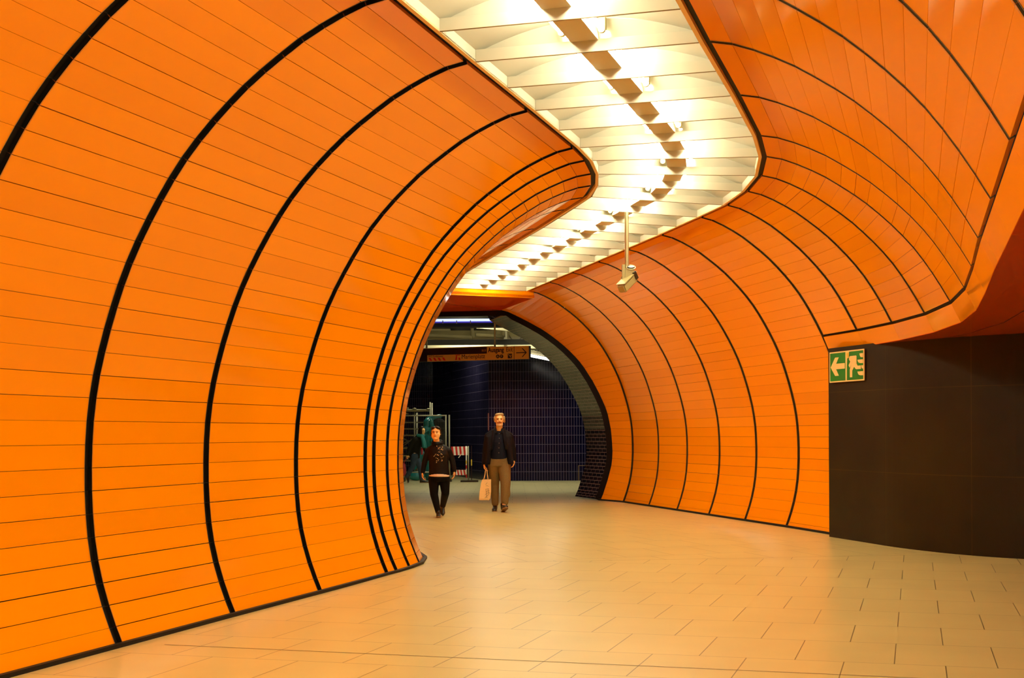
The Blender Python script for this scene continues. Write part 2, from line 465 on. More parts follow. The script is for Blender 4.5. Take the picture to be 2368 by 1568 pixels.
# orange bar that ends the slot, and the glossy soffit behind it
(er, el) = stations_ends[-1]
ax = (er - el).normalized(); nb = Vector((-ax.y, ax.x))
mb = MB()
R_ = er + ax * .16; L_ = el - ax * .25
def bar(a, b, z0, z1, t):
    v = [P3(a, z0), P3(b, z0), P3(b + nb * t, z0), P3(a + nb * t, z0), P3(a, z1), P3(b, z1), P3(b + nb * t, z1), P3(a + nb * t, z1)]
    return v, [(0, 1, 5, 4), (1, 2, 6, 5), (2, 3, 7, 6), (3, 0, 4, 7), (0, 3, 2, 1), (4, 5, 6, 7)]
v, f = bar(L_, R_, ZT - .135, ZT + .3, .05); mb.add(v, f, 0)
tag(mb.build('end_bar', M['orange']), 'orange bar across the far end of the white light slot', 'fascia')
mb = MB()
zs = ZT - .10
sa = [P3(el - ax * 2.2, zs), P3(er + ax * .17, zs - .03), P3(pb + pe * -2.02, 3.98), P3(pb + pe * -6.2, 3.95)]
mb.add(sa + [p + Vector((0, 0, .05)) for p in sa], [(0, 1, 2, 3), (4, 7, 6, 5), (0, 4, 5, 1), (1, 5, 6, 2), (2, 6, 7, 3), (3, 7, 4, 0)])
struct(mb.build('ceiling_soffit', M['redpanel']))

# ------------------------------------------------------------------ portal of dark glazed brick
def uvmat():
    return brick_mat('dark_glazed_brick', (.010, .009, .018), (.018, .015, .028), (.20, .15, .13), .245, .078, .006, .14, spec=.6, coord='UV', bump=.4)
M['pbrick'] = uvmat()
M['bluetile'] = brick_mat('blue_glazed_tile', (.002, .0022, .020), (.004, .0045, .034), (.15, .13, .21), .0775, .265, .0055, .14, spec=.14, coord='UV', offset=0, bump=.3, nz=.3)
P0 = [pb + pe * -6.0, ] ; pz = [3.92]
ap = [(-6.0, 3.95)] + [(-3.5, 3.95)] + archr[:-1] + [(0, .0)]
lens = [0]
for a, b in zip(ap[:-1], ap[1:]): lens.append(lens[-1] + math.hypot(a[0] - b[0], a[1] - b[1]))
def inset(pts, t):
    out = []
    for i in range(len(pts)):
        a = pts[max(0, i - 1)]; b = pts[min(len(pts) - 1, i + 1)]
        dx, dy = b[0] - a[0], b[1] - a[1]; l = math.hypot(dx, dy)
        out.append((pts[i][0] + dy / l * t, pts[i][1] - dx / l * t))
    return out
op_ = inset(ap, -.25); ip = inset(ap, .10); ip = [(a if a > -6.1 else -6.1, b) for a, b in ip]
ip = [(x, z if x > -1.9 else 3.87) for x, z in ip]
def pp(q, depth):
    p = pb + pe * q[0] + ptl_d * depth
    return P3(p, q[1] + (lift(p.y) if q[1] < .2 else 0) + (.20 * depth if q[0] < -1.95 else 0))
mb = MB()
for i in range(len(ap) - 1):
    u0, u1 = lens[i], lens[i + 1]
    mb.quad(pp(ap[i], 0), pp(ap[i + 1], 0), pp(ip[i + 1], .0), pp(ip[i], .0), 1)
    mb.quad(pp(ap[i], 0), pp(ap[i + 1], 0), pp(op_[i + 1], .0), pp(op_[i], .0), 1)
    mb.quad(pp(ip[i], 0), pp(ip[i + 1], 0), pp(ip[i + 1], 1.2), pp(ip[i], 1.2), 0, [(0, u0), (0, u1), (1.2, u1), (1.2, u0)])
M['plip'] = mat('dark_tile_edge', (.005, .003, .004), rough=.4, spec=.08)
o = struct(mb.build('wall_portal', [M['pbrick'], M['plip']], fix=False))

# ------------------------------------------------------------------ floor
def tilemat(nm, rot, du, dt, bw=.6, rh=.837, c=(.605, .535, .21)):
    c2 = tuple(k * 1.05 for k in c)
    return brick_mat(nm, c, c2, tuple(k * .30 for k in c), bw, rh, .0036, .30, spec=.35, rot=rot, loc=(du, dt, 0), nz=.10, smooth=.0)
# coordinates across (u) and along (t) the first leg; rotation by the leg's angle
fA = tilemat('floor_tiles_first_leg', PA, .13 + .6 * 20, -8.67 + .837 * 31)
fB = tilemat('floor_tiles_second_leg', -.35, 12.1, 25.3)
fC = tilemat('floor_tiles_far_hall', 0, 12, 30.2, .6, .6, (.54, .47, .25))  # greyer tile colour stands in for the hall's neutral lighting
fj = mat('floor_joint_line', (.10, .07, .03), rough=.6)
mb = MB()
Xs = [-12 + i * 1.0 for i in range(28)]
def zf(x, y): return lift(y)
def bis(x): return 14.94 + .12 * x           # the seam where the paving turns
def region(y0f, y1f, n, mi):
    for xa, xb in zip(Xs[:-1], Xs[1:]):
        for i in range(n):
            q = []
            for x, t in ((xa, i / n), (xb, i / n), (xb, (i + 1) / n), (xa, (i + 1) / n)):
                y = y0f(x) * (1 - t) + y1f(x) * t; q.append(Vector((x, y, zf(x, y))))
            mb.add(q, [(0, 1, 2, 3)], mi)
region(lambda x: -8.5, lambda x: bis(x), 12, 0)
region(lambda x: bis(x), lambda x: 27.0 - .13 * x * 0, 16, 1)
region(lambda x: 27.0, lambda x: 52.0, 4, 2)
floor = struct(mb.build('floor', [fA, fB, fC], fix=False))
jl = MB()
def line(a, b, w, h=.0015):
    a = Vector(a); b = Vector(b); d = (b - a).normalized(); n = Vector((-d.y, d.x)) * w / 2
    N = 20
    for i in range(N):
        p, q = a.lerp(b, i / N), a.lerp(b, (i + 1) / N)
        jl.add([P3(p - n, lift(p.y) + h), P3(q - n, lift(q.y) + h), P3(q + n, lift(q.y) + h), P3(p + n, lift(p.y) + h)], [(0, 1, 2, 3)])
pA = Vector((math.cos(PA), -math.sin(PA)))
c_ = dA * 8.20
line(c_ - pA * 4.9, c_ + pA * 9, .010)
line((-2, bis(-2)), (6.0, bis(6.0)), .008)
line((-8, 26.85), (1.7, 26.85), .02); line((-8, 31.4), (3, 31.3), .05)
struct(jl.build('floor_joint', fj))

# ------------------------------------------------------------------ dark wall and passage on the right
M['blackwall'] = brick_mat('dark_steel_panels', (.016, .0095, .0012), (.012, .007, .001), (.060, .036, .006), 1.35, 1.02, .0035, .45, spec=.22, coord='UV', offset=0, nz=.6)
bw = [(4.16, 17.88), (4.44, 16.95), (4.60, 16.45), (4.80, 16.02), (5.04, 15.62), (5.33, 15.27), (5.66, 15.00), (6.3, 14.66), (7.2, 14.35), (9, 13.9), (14.5, 12.9)]
def bez(pts, n):
    out = []
    for i in range(len(pts) - 1):
        p0 = Vector(pts[max(0, i - 1)]); p1 = Vector(pts[i]); p2 = Vector(pts[i + 1]); p3 = Vector(pts[min(len(pts) - 1, i + 2)])
        for k in range(n):
            t = k / n
            out.append(.5 * ((2 * p1) + (p2 - p0) * t + (2 * p0 - 5 * p1 + 4 * p2 - p3) * t * t + (3 * p1 - p0 - 3 * p2 + p3) * t ** 3))
    out.append(Vector(pts[-1])); return out
bwp = bez(bw, 5)
ZS = EYE + 1.085
mb = MB(); u = 0
for a, b in zip(bwp[:-1], bwp[1:]):
    du = (b - a).length; d = (b - a).normalized(); n = Vector((-d.y, d.x))
    if n.y < 0: n = -n
    # front
    mb.quad(P3(a, lift(a.y)), P3(b, lift(b.y)), P3(b, ZS + .02), P3(a, ZS + .02), 0, [(u, .12), (u + du, .12), (u + du, .12 + ZS), (u, .12 + ZS)])
    u += du
# thickness at the free end
a = bwp[0]; d = (bwp[1] - a).normalized(); n = Vector((-d.y, d.x)); n = n if n.x > 0 else -n
mb.quad(P3(a, lift(a.y)), P3(a + n * .25, lift(a.y)), P3(a + n * .25, ZS + .02), P3(a, ZS + .02), 0, [(0, 0), (.2, 0), (.2, 2.5), (0, 2.5)])
struct(mb.build('wall_passage', M['blackwall'], fix=False))
# soffit above the passage
mb = MB()
edge = [rpt(k, 1.89, 1.092) for k in range(0, IB + 1)]
out_ = [P3(Vector((14.5, -8)), ZS), P3(Vector((14.5, 19)), ZS), P3(Vector((5.2, 19)), ZS)]
poly = [Vector((p.x, p.y, ZS)) for p in edge] + [out_[2], out_[1], out_[0]]
for k in range(IB):
    a, b = edge[k].copy(), edge[k + 1].copy(); a.z = b.z = ZS
    a2 = Vector((14.5, -8 + 27 * k / IB, ZS)); b2 = Vector((14.5, -8 + 27 * (k + 1) / IB, ZS))
    mb.add([a, b, b2, a2], [(0, 1, 2, 3)], 0)
    # small returned lip
    n = (Vector((a2.x - a.x, a2.y - a.y, 0))).normalized()
    mb.add([a, b, b + Vector((0, 0, .03)), a + Vector((0, 0, .03))], [(0, 1, 2, 3)], 0)
struct(mb.build('ceiling_passage', M['redpanel'], fix=False))
jm = MB()      # joint lines of the soffit panels
for off in (.42, 1.9):
    for k in range(4, IB - 1):
        P, a, w = frames[k]; P2, a2, w2 = frames[k + 1]
        p, q = P + nrm(a) * (1.89 + off), P2 + nrm(a2) * (1.89 + off)
        m_ = nrm(a) * .004
        jm.add([P3(p - m_, ZS - .002), P3(p + m_, ZS - .002), P3(q + m_, ZS - .002), P3(q - m_, ZS - .002)], [(0, 1, 2, 3)])
struct(jm.build('trim_3', M['black'], fix=False))
# closing walls outside the view
mb = MB()
mb.quad((14.5, -8.2, 0), (14.5, 19, 0), (14.5, 19, 2.6), (14.5, -8.2, 2.6)); 
struct(mb.build('wall_east', M['orange'], fix=False))
mb = MB(); mb.quad((-12, -8.2, 0), (14.5, -8.2, 0), (14.5, -8.2, 4.6), (-12, -8.2, 4.6)); struct(mb.build('wall_rear', M['orange'], fix=False))

# ------------------------------------------------------------------ far hall: blue tiled walls, raw ceiling
FL = lift(40)
def wallq(a, b, z0, z1, m, nm, u0=0):
    mb = MB(); L = math.hypot(b[0] - a[0], b[1] - a[1])
    mb.quad((a[0], a[1], z0), (b[0], b[1], z0), (b[0], b[1], z1), (a[0], a[1], z1), 0, [(u0, 0), (u0 + L, 0), (u0 + L, z1 - z0), (u0, z1 - z0)])
    return struct(mb.build(nm, m, fix=False))
cx_, cy_ = -.67, 39.7
wallq((cx_, cy_), (3.6, 39.55), FL, 4.5, M['bluetile'], 'wall_far')
wallq((cx_ - .235 * 9.2, cy_ + 9.2), (cx_, cy_), FL, 4.5, M['bluetile'], 'wall_recess')
wallq((-9, 48.9), (cx_ - .235 * 9.2, 48.9), FL, 4.5, M['bluetile'], 'wall_back')
wallq((-9, 28.5), (-9, 48.9), FL, 4.6, M['bluetile'], 'wall_west')
mb = MB(); mb.box((-2.5, 39.2, 4.75), (14, 21, .3)); struct(mb.build('ceiling_far', M['voidm']))
wallq((3.6, 30.5), (3.6, 39.6), FL, 4.6, M['bluetile'], 'wall_hall_right')
# door outline in the blue wall
fr = MB(); fr.box((1.925, 39.5, FL + .22), (.012, .02, .44)); fr.box((2.2, 39.5, FL + .44), (.55, .02, .012)); 
struct(fr.build('trim_4', M['tan']))
# ceiling beams of the hall
def beam(x0, y0, x1, y1, z0, z1, t, m, label, nm='ceiling_beam', cat='ceiling beam'):
    a = Vector((x0, y0)); b = Vector((x1, y1)); d = (b - a).normalized(); n = Vector((-d.y, d.x)) * t
    v = [P3(a, z0), P3(b, z0), P3(b + n, z0), P3(a + n, z0), P3(a, z1), P3(b, z1), P3(b + n, z1), P3(a + n, z1)]
    mb = MB(); mb.add(v, [(0, 1, 5, 4), (1, 2, 6, 5), (2, 3, 7, 6), (3, 0, 4, 7), (0, 3, 2, 1), (4, 5, 6, 7)])
    return tag(mb.build(nm, M[m]), label, cat)
def zz(py, Y): return EYE + (1004 - py) / FPX * Y
def xx(px, Y): return (px - 1184) / FPX * Y
beam(-6, 32.2, .2, 31.7, zz(756, 32), zz(743, 32), .5, 'voidm', 'dark lintel beam just beyond the brick portal')
beam(-6, 36.3, 2.6, 35.9, zz(791, 36), zz(774, 36), .9, 'plaster', 'pale grey ceiling beam, upper of two above the hanging sign')
beam(-6, 35.2, 1.0, 35.0, zz(779, 35), zz(763, 35), .5, 'concrete', 'brown-grey concrete beam below the dark lintel')
beam(-6, 38.5, 3.2, 38.3, zz(806, 38.4), zz(796, 38.4), .7, 'plaster', 'pale lower ceiling beam right behind the hanging sign')
beam(xx(1112, 33), 33.0, xx(1225, 34.5), 34.5, zz(766, 34), zz(759, 34), .12, 'plaster', 'slim white sloping girder by the pole of the hanging sign')
beam(-6, 34.3, .6, 34.2, zz(796, 34.3), zz(785, 34.3), .3, 'voidm', 'added black box standing in for the dark gap between the two pale ceiling beams over the hanging sign')  # black box added where a dark gap shows between the pale beams
# ceiling hanger
mb = MB(); Y = 35.0
mb.box((xx(1170, Y), Y, (zz(765, Y) + zz(805, Y)) / 2), (.085, .06, zz(765, Y) - zz(805, Y)))
tag(mb.build('ceiling_post', M['plaster']), 'short white post hanging behind the Ausgang sign', 'post')
# cables
mb = MB()
for k_ in (0, .03):
    pts = [(xx(1178 + 30 * t, 34.6), 34.6, zz(774 + 13 * (1 - (2 * t - 1) ** 2) + 4 * t, 34.6) - k_) for t in [i / 8 for i in range(9)]]
    mb.path(pts, .006, 6)
tag(mb.build('loose_cable', M['dark']), 'thin dark cables sagging under the white girder', 'cable')
# pipes in the void
for i, (x, y, l) in enumerate(((-3.9, 34.2, 1.6), (-2.2, 34.4, 1.2), (-.9, 34.3, .7))):
    mb = MB(); mb.tube((x, y, 3.93), (x + l, y + .2, 3.88), .05, n=10); mb.tube((x + l, y + .2, 3.88), (x + l, y + .2, 4.2), .04, n=10)
    tag(mb.build('ceiling_pipe', M['concrete'], smooth=True), ['long', 'middle', 'short'][i] + ' pipe in the dark ceiling void over the scaffold', 'pipe', 'pipes in the ceiling void')
# light strip beyond the portal
Y = 31.4
root = empty('light_strip', (xx(1060, Y), Y, zz(741, Y)))
tag(root, 'long bluish light strip under the dark lintel beyond the portal', 'light strip')
mb = MB(); mb.box((-.35, 0, .012), (2.3, .06, .055), rz=-.03); mb.build('diffuser', M['coolstrip'], root)
mb = MB(); mb.box((-.35, -.02, -.035), (2.3, .05, .03), rz=-.03); mb.build('reflector', M['violet'], root)
for i in range(6):
    mb = MB(); mb.box((-1.3 + i * .245 * 1.3, -.05, -.03), (.02, .03, .07)); mb.build('clip', M['galv'], root)
# fluorescent at the right under the hall ceiling
mb = MB(); Y = 36.0
a = Vector((xx(1226, 37), 37, zz(822, 37))); b = Vector((xx(1300, 34), 34.0, zz(837, 34)))
root = empty('fluorescent_light', (a + b) / 2); tag(root, 'bright fluorescent tube sloping down right of the hanging sign', 'ceiling light')
h = (b - a) / 2
mb.tube(-h, h, .035, n=10); mb.build('tube', M['cooltube'], root, smooth=True)
mb = MB(); v0, v1 = -h, h; up = Vector((0, 0, .05))
mb.add([v0 + up, v1 + up, v1 + up + Vector((0, .0, .10)), v0 + up + Vector((0, .0, .10)), v0 + up + Vector((.1, .2, 0)), v1 + up + Vector((.1, .2, 0)), v1 + up + Vector((.1, .2, .10)), v0 + up + Vector((.1, .2, .1))], [(0, 1, 2, 3), (4, 7, 6, 5), (0, 4, 5, 1), (3, 2, 6, 7), (0, 3, 7, 4), (1, 5, 6, 2)])
mb.build('batten', M['plaster'], root)
for k_ in (-.5, .5):
    mb = MB(); q = h * k_; mb.tube(q + Vector((0, 0, .1)), Vector((q.x, q.y, 4.6 - root.location.z)), .008, n=8); mb.build('suspension_rod', M['galv'], root)
# unseen lamps added above the void to brighten the far hall
for i, (x, y) in enumerate(((-3.2, 32.4), (-.4, 32.6), (1.7, 33.4), (-1.3, 38.0), (1.2, 37.7), (-2.3, 41.2))):
    root = empty('added_hall_lamp', (x, y, 4.505)); tag(root, 'unseen lamp added to light the far hall, %s from the portal' % ORD[i], 'ceiling light', 'unseen lamps added in the far hall')
    mb = MB(); mb.box((0, 0, .055), (.9, .5, .09)); mb.build('housing', M['plaster'], root)
    mb = MB(); mb.box((0, 0, 0), (.84, .44, .02)); mb.build('diffuser', M['hall'] if 'hall' in M else M.setdefault('hall', mat('added_hall_diffuser', (1, 1, 1), emit=(1, .95, .66), estr=42)), root)

# ------------------------------------------------------------------ surveillance camera on a pole
Y = 17.02; cxp = xx(1451.5, Y)
root = empty('security_camera', (cxp, Y, ZT), 0)
tag(root, 'grey surveillance camera hanging on a steel pole under the white slot', 'camera')
mb = MB(); mb.tube((0, 0, -.004), (.0, 0, -.70), .0265, n=20); mb.build('pole', M['steel'], root, smooth=False)
mb = MB()
mb.box((-.045, -.02, -.765), (.035, .09, .20)); mb.box((.03, -.03, -.775), (.11, .08, .12)); mb.box((-.05, -.02, -.83), (.05, .05, .03), mtx=Matrix.Rotation(.6, 3, 'Y'))
mb.build('bracket', M['grey'], root)
mb = MB(); N = 24
for i in range(N):
    a0, a1 = 2 * PI * i / N, 2 * PI * (i + 1) / N
    mb.tube((.045 + .056 * math.cos(a0), -.05 + .046 * math.sin(a0), -.70 + .032 * math.sin(a0)), (.045 + .056 * math.cos(a1), -.05 + .046 * math.sin(a1), -.70 + .032 * math.sin(a1)), .005, n=6)
mb.build('clamp_ring', M['steel'], root)
mb = MB(); mb.tube((.045, -.045, -.705), (.045, -.052, -.690), .044, n=20); mb.build('cap', M['dark'], root)
R = Matrix.Rotation(-.55, 3, 'Y') @ Matrix.Rotation(.55, 3, 'X') 
R = Matrix.Rotation(-.75, 3, 'Z') @ Matrix.Rotation(.62, 3, 'X')
c = Vector((.0, -.07, -.90))
mb = MB(); mb.box(c, (.115, .30, .105), mtx=R); hs = mb.build('housing', M['grey'], root)
bm = bmesh.new(); bm.from_mesh(hs.data); bmesh.ops.bevel(bm, geom=bm.edges[:], offset=.014, segments=2, affect='EDGES'); bm.to_mesh(hs.data); bm.free()
mb = MB(); mb.box(c + R @ Vector((0, .02, .06)), (.135, .30, .01), mtx=R); mb.build('sunshield', M['grey'], root)
mb = MB(); mb.box(c + R @ Vector((.035, .13, .03)), (.07, .05, .10), mtx=R); mb.build('joint', M['dark'], root)
mb = MB(); mb.box(c + R @ Vector((0, -.03, -.0535)), (.05, .01, .002), mtx=R); mb.build('type_plate', M['dark'], root)
mb = MB(); mb.path([(.05, -.02, -.80), (.085, -.02, -.84), (.08, .0, -.88), (.03, .02, -.89)], .006); mb.build('wire', M['dark'], root)
mb = MB()
for q in ((.03, -.066, -.75), (-.046, -.036, -.80)): mb.tube(q, (q[0], q[1] - .006, q[2]), .008, n=10)
mb.build('screw', M['steel'], root)

# ------------------------------------------------------------------ text helper
def text(body, size, m, parent, loc, basis, name='lettering', align='LEFT', bold=0, sx=1):
    cu = bpy.data.curves.new(name, 'FONT'); cu.body = body; cu.size = size; cu.align_x = align; cu.extrude = .0008; cu.offset = bold
    t = bpy.data.objects.new(name + '_c', cu); COL.objects.link(t)
    bpy.context.view_layer.update()
    me = bpy.data.meshes.new_from_object(t.evaluated_get(bpy.context.evaluated_depsgraph_get()))
    bpy.data.objects.remove(t); bpy.data.curves.remove(cu)
    U, V, N = basis
    mt = Matrix(((U.x * sx, V.x, N.x, loc[0]), (U.y * sx, V.y, N.y, loc[1]), (U.z * sx, V.z, N.z, loc[2]), (0, 0, 0, 1)))
    me.transform(mt); me.materials.clear(); me.materials.append(m)
    o = bpy.data.objects.new(name, me); COL.objects.link(o); o.parent = parent
    return o
def flat(poly, mi, h, basis, org, mb):
    U, V, N = basis
    mb.prism(poly, h, h + .0008, basis, org, mi)
Z = Vector((0, 0, 1))

# ------------------------------------------------------------------ green emergency exit sign on the dark wall
a = Vector((4.155, 17.86)); b = Vector((4.425, 16.98)); u2 = (b - a).normalized()
U = Vector((u2.x, u2.y, 0)); N = Vector((-u2.y, u2.x, 0)); N = N if N.y < 0 else -N
N = Vector((u2.y, -u2.x, 0)); 
if N.dot(Vector((-a.x, -a.y, 0))) < 0: N = -N
base = Vector((a.x, a.y, 0)) + N * .012 + U * .058
root = empty('exit_sign', (base.x, base.y, EYE + .652), math.atan2(U.y, U.x)); root.scale = (.97, 1, .93)
tag(root, 'green emergency exit sign with arrow and running figure on the dark wall', 'sign')
bas = (Vector((1, 0, 0)), Z, Vector((0, -1, 0)))
Hs = .425; Ws = .86; h = .43
mb = MB(); mb.box((Ws / 2, 0, Hs / 2), (Ws, .012, Hs)); mb.build('panel', M['cream'], root)
mb = MB()
flat([(.018, .018), (.408, .018), (.408, Hs - .018), (.018, Hs - .018)], 0, .0065, bas, (0, 0, 0), mb)
flat([(.443, .018), (Ws - .018, .018), (Ws - .018, Hs - .018), (.50, Hs - .018), (.495, Hs - .10), (.455, Hs - .10), (.443, .20)], 0, .0065, bas, (0, 0, 0), mb)
mb.build('green_field', M['green'], root)
mb = MB(); arrow = [(.035, .212), (.15, .345), (.245, .345), (.175, .258), (.395, .258), (.395, .182), (.175, .182), (.245, .09), (.15, .09)]
flat(arrow, 0, .0082, bas, (0, 0, 0), mb); mb.build('arrow', M['cream'], root)
# running figure: a legless-head torn sticker, body, two legs, and the flame-like steps at the right
mb = MB()
fig = [(.505, .33), (.52, .345), (.675, .345), (.685, .335), (.685, .235), (.71, .205), (.79, .205), (.79, .158), (.68, .158), (.66, .165), (.625, .195), (.58, .145), (.58, .055), (.52, .055), (.52, .165), (.555, .225), (.52, .185), (.49, .22), (.53, .27), (.50, .30)]
flat(fig, 0, .0082, bas, (0, 0, 0), mb); mb.build('running_figure', M['cream'], root)
mb = MB()
for (x0, z0, w_, hh) in ((.755, .368, .08, .055), (.705, .285, .13, .05), (.80, .205, .035, .045), (.705, .125, .13, .055)):
    pts = [(x0, z0), (Ws - .02, z0), (Ws - .02, z0 - hh)] + [(x0 + (Ws - .02 - x0) * .75 * math.cos(t), z0 - hh * math.sin(t) ) for t in []]
    for i in range(5):
        t = (i + 1) / 6; pts.append((Ws - .02 - (Ws - .02 - x0) * t ** .9, z0 - hh * math.sqrt(max(0, 1 - t ** 3))))
    flat(pts, 0, .0082, bas, (0, 0, 0), mb)
mb.build('flame_strip', M['cream'], root)
mb = MB(); flat([(.44, Hs - .03), (.495, Hs - .03), (.495, Hs - .08), (.475, Hs - .11), (.455, Hs - .10), (.44, Hs - .06)], 0, .009, bas, (0, 0, 0), mb); mb.build('torn_patch', M['yellow'], root)

# ------------------------------------------------------------------ hanging direction sign beyond the portal
Ysg = 31.2
pR = Vector((xx(1224, 30.7), 30.7)); U2 = Vector((.925, -.38)).normalized()
Ls = 3.1; pL = pR - U2 * Ls
zt_, zb_ = zz(799.5, 30.7), zz(830, 30.7); Hh = zt_ - zb_
root = empty('hanging_sign', (pL.x, pL.y, zb_), math.atan2(U2.y, U2.x))
tag(root, 'orange and brown hanging direction sign lettered Ausgang Exit and Marienplatz', 'sign')
mb = MB(); mb.box((Ls / 2, .06, Hh / 2), (Ls, .12, Hh)); mb.build('panel', M['signbrown'], root)
pxm = Ls / ((1224 - 940) * 1.0)
def sx_(px): 
    # distance along the panel seen at picture column px
    k = (px - 1184) / FPX
    return ((k * pL.y - pL.x) / (U2.x - k * U2.y))
xa, xb, xc, xd = sx_(989), sx_(1127), sx_(1190), sx_(1224)
mb = MB()
flat([(xb, 0), (Ls, 0), (Ls, Hh), (xb, Hh)], 0, .002, bas, (0, 0, 0), mb)
flat([(xa, 0), (xb, 0), (xb, Hh * .5), (xa, Hh * .5)], 0, .002, bas, (0, 0, 0), mb)
mb.build('orange_face', M['signlight'], root)
mb = MB(); flat([(xc - .006, 0), (xc + .006, 0), (xc + .006, Hh), (xc - .006, Hh)], 0, .004, bas, (0, 0, 0), mb); 
ay = Hh * .49; ax0, ax1 = xc + .05, Ls - .05
flat([(ax0, ay - .010), (ax1 - .02, ay - .010), (ax1 - .02, ay + .010), (ax0, ay + .010)], 0, .004, bas, (0, 0, 0), mb)
for sg in (1, -1):
    flat([(ax1, ay), (ax1 - .10, ay + sg * .10), (ax1 - .125, ay + sg * .10), (ax1 - .03, ay)], 0, .004, bas, (0, 0, 0), mb)
mb.build('arrow', M['ink'], root)
text('Ausgang', .145, M['ink'], root, (xb + .03, -.004, Hh * .60), bas, bold=.0035, sx=.80)
text('Exit', .145, M['ink'], root, (xb + (xc - xb) * .70, -.004, Hh * .60), bas, sx=.74)
text('Marienplatz', .140, M['ink'], root, (sx_(1068), -.004, Hh * .15), bas, bold=.0, sx=.90)
text('BUS', .07, M['signorange'], root, (sx_(1115), -.003, Hh * .66), bas, sx=.9)
text('MVG Kundencenter', .06, M['ink'], root, (xa + .03, -.004, Hh * .33), bas, sx=.78)
for i in range(4):
    x0 = xa + .03 + i * .115; mb = MB(); flat([(x0 + .05, .015), (x0 + .10, .015), (x0 + .055, .085), (x0, .085)], 0, .0035, bas, (0, 0, 0), mb); mb.build('red_slash', M['signred'], root)
x0 = sx_(1056); mb = MB(); flat([(x0 - .03, .02), (x0 + .02, .02), (x0 + .02, Hh * .42), (x0 + .10, Hh * .42), (x0 + .10, Hh * .48), (x0 - .04, Hh * .48), (x0, Hh * .42)], 0, .0035, bas, (0, 0, 0), mb); mb.build('red_mark', M['signred'], root)
mb = MB(); flat([(x0 + .06, .02), (x0 + .11, .02), (x0 + .09, Hh * .25), (x0 + .06, Hh * .25)], 0, .0035, bas, (0, 0, 0), mb); mb.build('red_mark', M['signred'], root)
for k_, ch in ((.56, 'A'), (.70, 'F')):
    x0 = xb + (xc - xb) * (k_ - .16); mb = MB(); mb.tube((x0, -.002, Hh * .25), (x0, -.006, Hh * .25), .043, n=28); mb.build('round_symbol', M['dark'], root)
    text(ch, .075, M['signlight'], root, (x0, -.0075, Hh * .25 - .026), bas, align='CENTER', name='symbol_letter')
x0 = xb + (xc - xb) * .84
mb = MB(); flat([(x0 - .05, Hh * .25 - .05), (x0 + .055, Hh * .25 - .05), (x0 + .055, Hh * .25 + .055), (x0 - .05, Hh * .25 + .055)], 0, .003, bas, (0, 0, 0), mb); sq = mb.build('square_symbol', M['dark'], root)
mb = MB(); flat([(x0 - .04, Hh * .25 + .04), (x0 - .03, Hh * .25 + .045), (x0 + .045, Hh * .25 - .035), (x0 + .035, Hh * .25 - .04)], 0, .005, bas, (0, 0, 0), mb)
flat([(x0 + .015, Hh * .25 + .0), (x0 + .04, Hh * .25 + .0), (x0 + .03, Hh * .25 + .04)], 0, .005, bas, (0, 0, 0), mb); mb.build('square_symbol_mark', M['signlight'], root)
for px in (1143, 985):
    x0 = sx_(px)
    mb = MB(); mb.tube((x0, .06, Hh), (x0, .06, 4.55 - zb_), .022, n=14); mb.build('hanger_pole', M['steel'], root, smooth=True)
mb = MB(); mb.box((Ls / 2 - .4, .0, Hh + .008), (Ls - .9, .13, .012)); mb.build('top_rail', M['cream'], root)

# ------------------------------------------------------------------ figures
def ring_loft(mb, rings, n=18):
    # rings: (centre, U, V) with U, V the semi-axis vectors
    vs = []
    for c, U, V in rings:
        for i in range(n):
            t = 2 * PI * i / n; vs.append(Vector(c) + U * math.cos(t) + V * math.sin(t))
    m_ = len(rings)
    fs = [(k * n + i, k * n + (i + 1) % n, (k + 1) * n + (i + 1) % n, (k + 1) * n + i) for k in range(m_ - 1) for i in range(n)]
    fs += [tuple(range(n))[::-1], tuple(range((m_ - 1) * n, m_ * n))]
    mb.add(vs, fs)
def torso(mb, lv):          # lv: (x, y, z, rx, ry)
    r = [(Vector((x, y, z)), Vector((rx, 0, 0)), Vector((0, ry, 0))) for x, y, z, rx, ry in lv]
    # rounded ends
    x, y, z, rx, ry = lv[0]; x1, y1, z1, rx1, ry1 = lv[-1]; s0 = 1 if lv[1][2] > z else -1
    r = [(Vector((x, y, z - s0 * .012)), Vector((rx * .8, 0, 0)), Vector((0, ry * .8, 0)))] + r + [(Vector((x1, y1, z1 + s0 * .012)), Vector((rx1 * .7, 0, 0)), Vector((0, ry1 * .7, 0)))]
    ring_loft(mb, r)
def limb(mb, pts, radii, flat_=1.0):
    # chain of tapered segments with rounded joints
    for (a, b, r0, r1) in zip(pts[:-1], pts[1:], radii[:-1], radii[1:]):
        a, b = Vector(a), Vector(b); d = (b - a); L = d.length; d.normalize()
        U = d.cross(Vector((0, 1, 0)));
        if U.length < .2: U = d.cross(Vector((1, 0, 0)))
        U.normalize(); V = d.cross(U) * flat_
        rg = []
        for t in (-1, -.85, -.5): rg.append((a + d * r0 * t, U * r0 * math.sqrt(max(.0025, 1 - t * t)), V * r0 * math.sqrt(max(.0025, 1 - t * t))))
        for t in (0, .25, .5, .75, 1): rg.append((a.lerp(b, t), U * (r0 + (r1 - r0) * t), V * (r0 + (r1 - r0) * t)))
        for t in (.5, .85, 1): rg.append((b + d * r1 * t, U * r1 * math.sqrt(max(.0025, 1 - t * t)), V * r1 * math.sqrt(max(.0025, 1 - t * t))))
        ring_loft(mb, rg, 14)
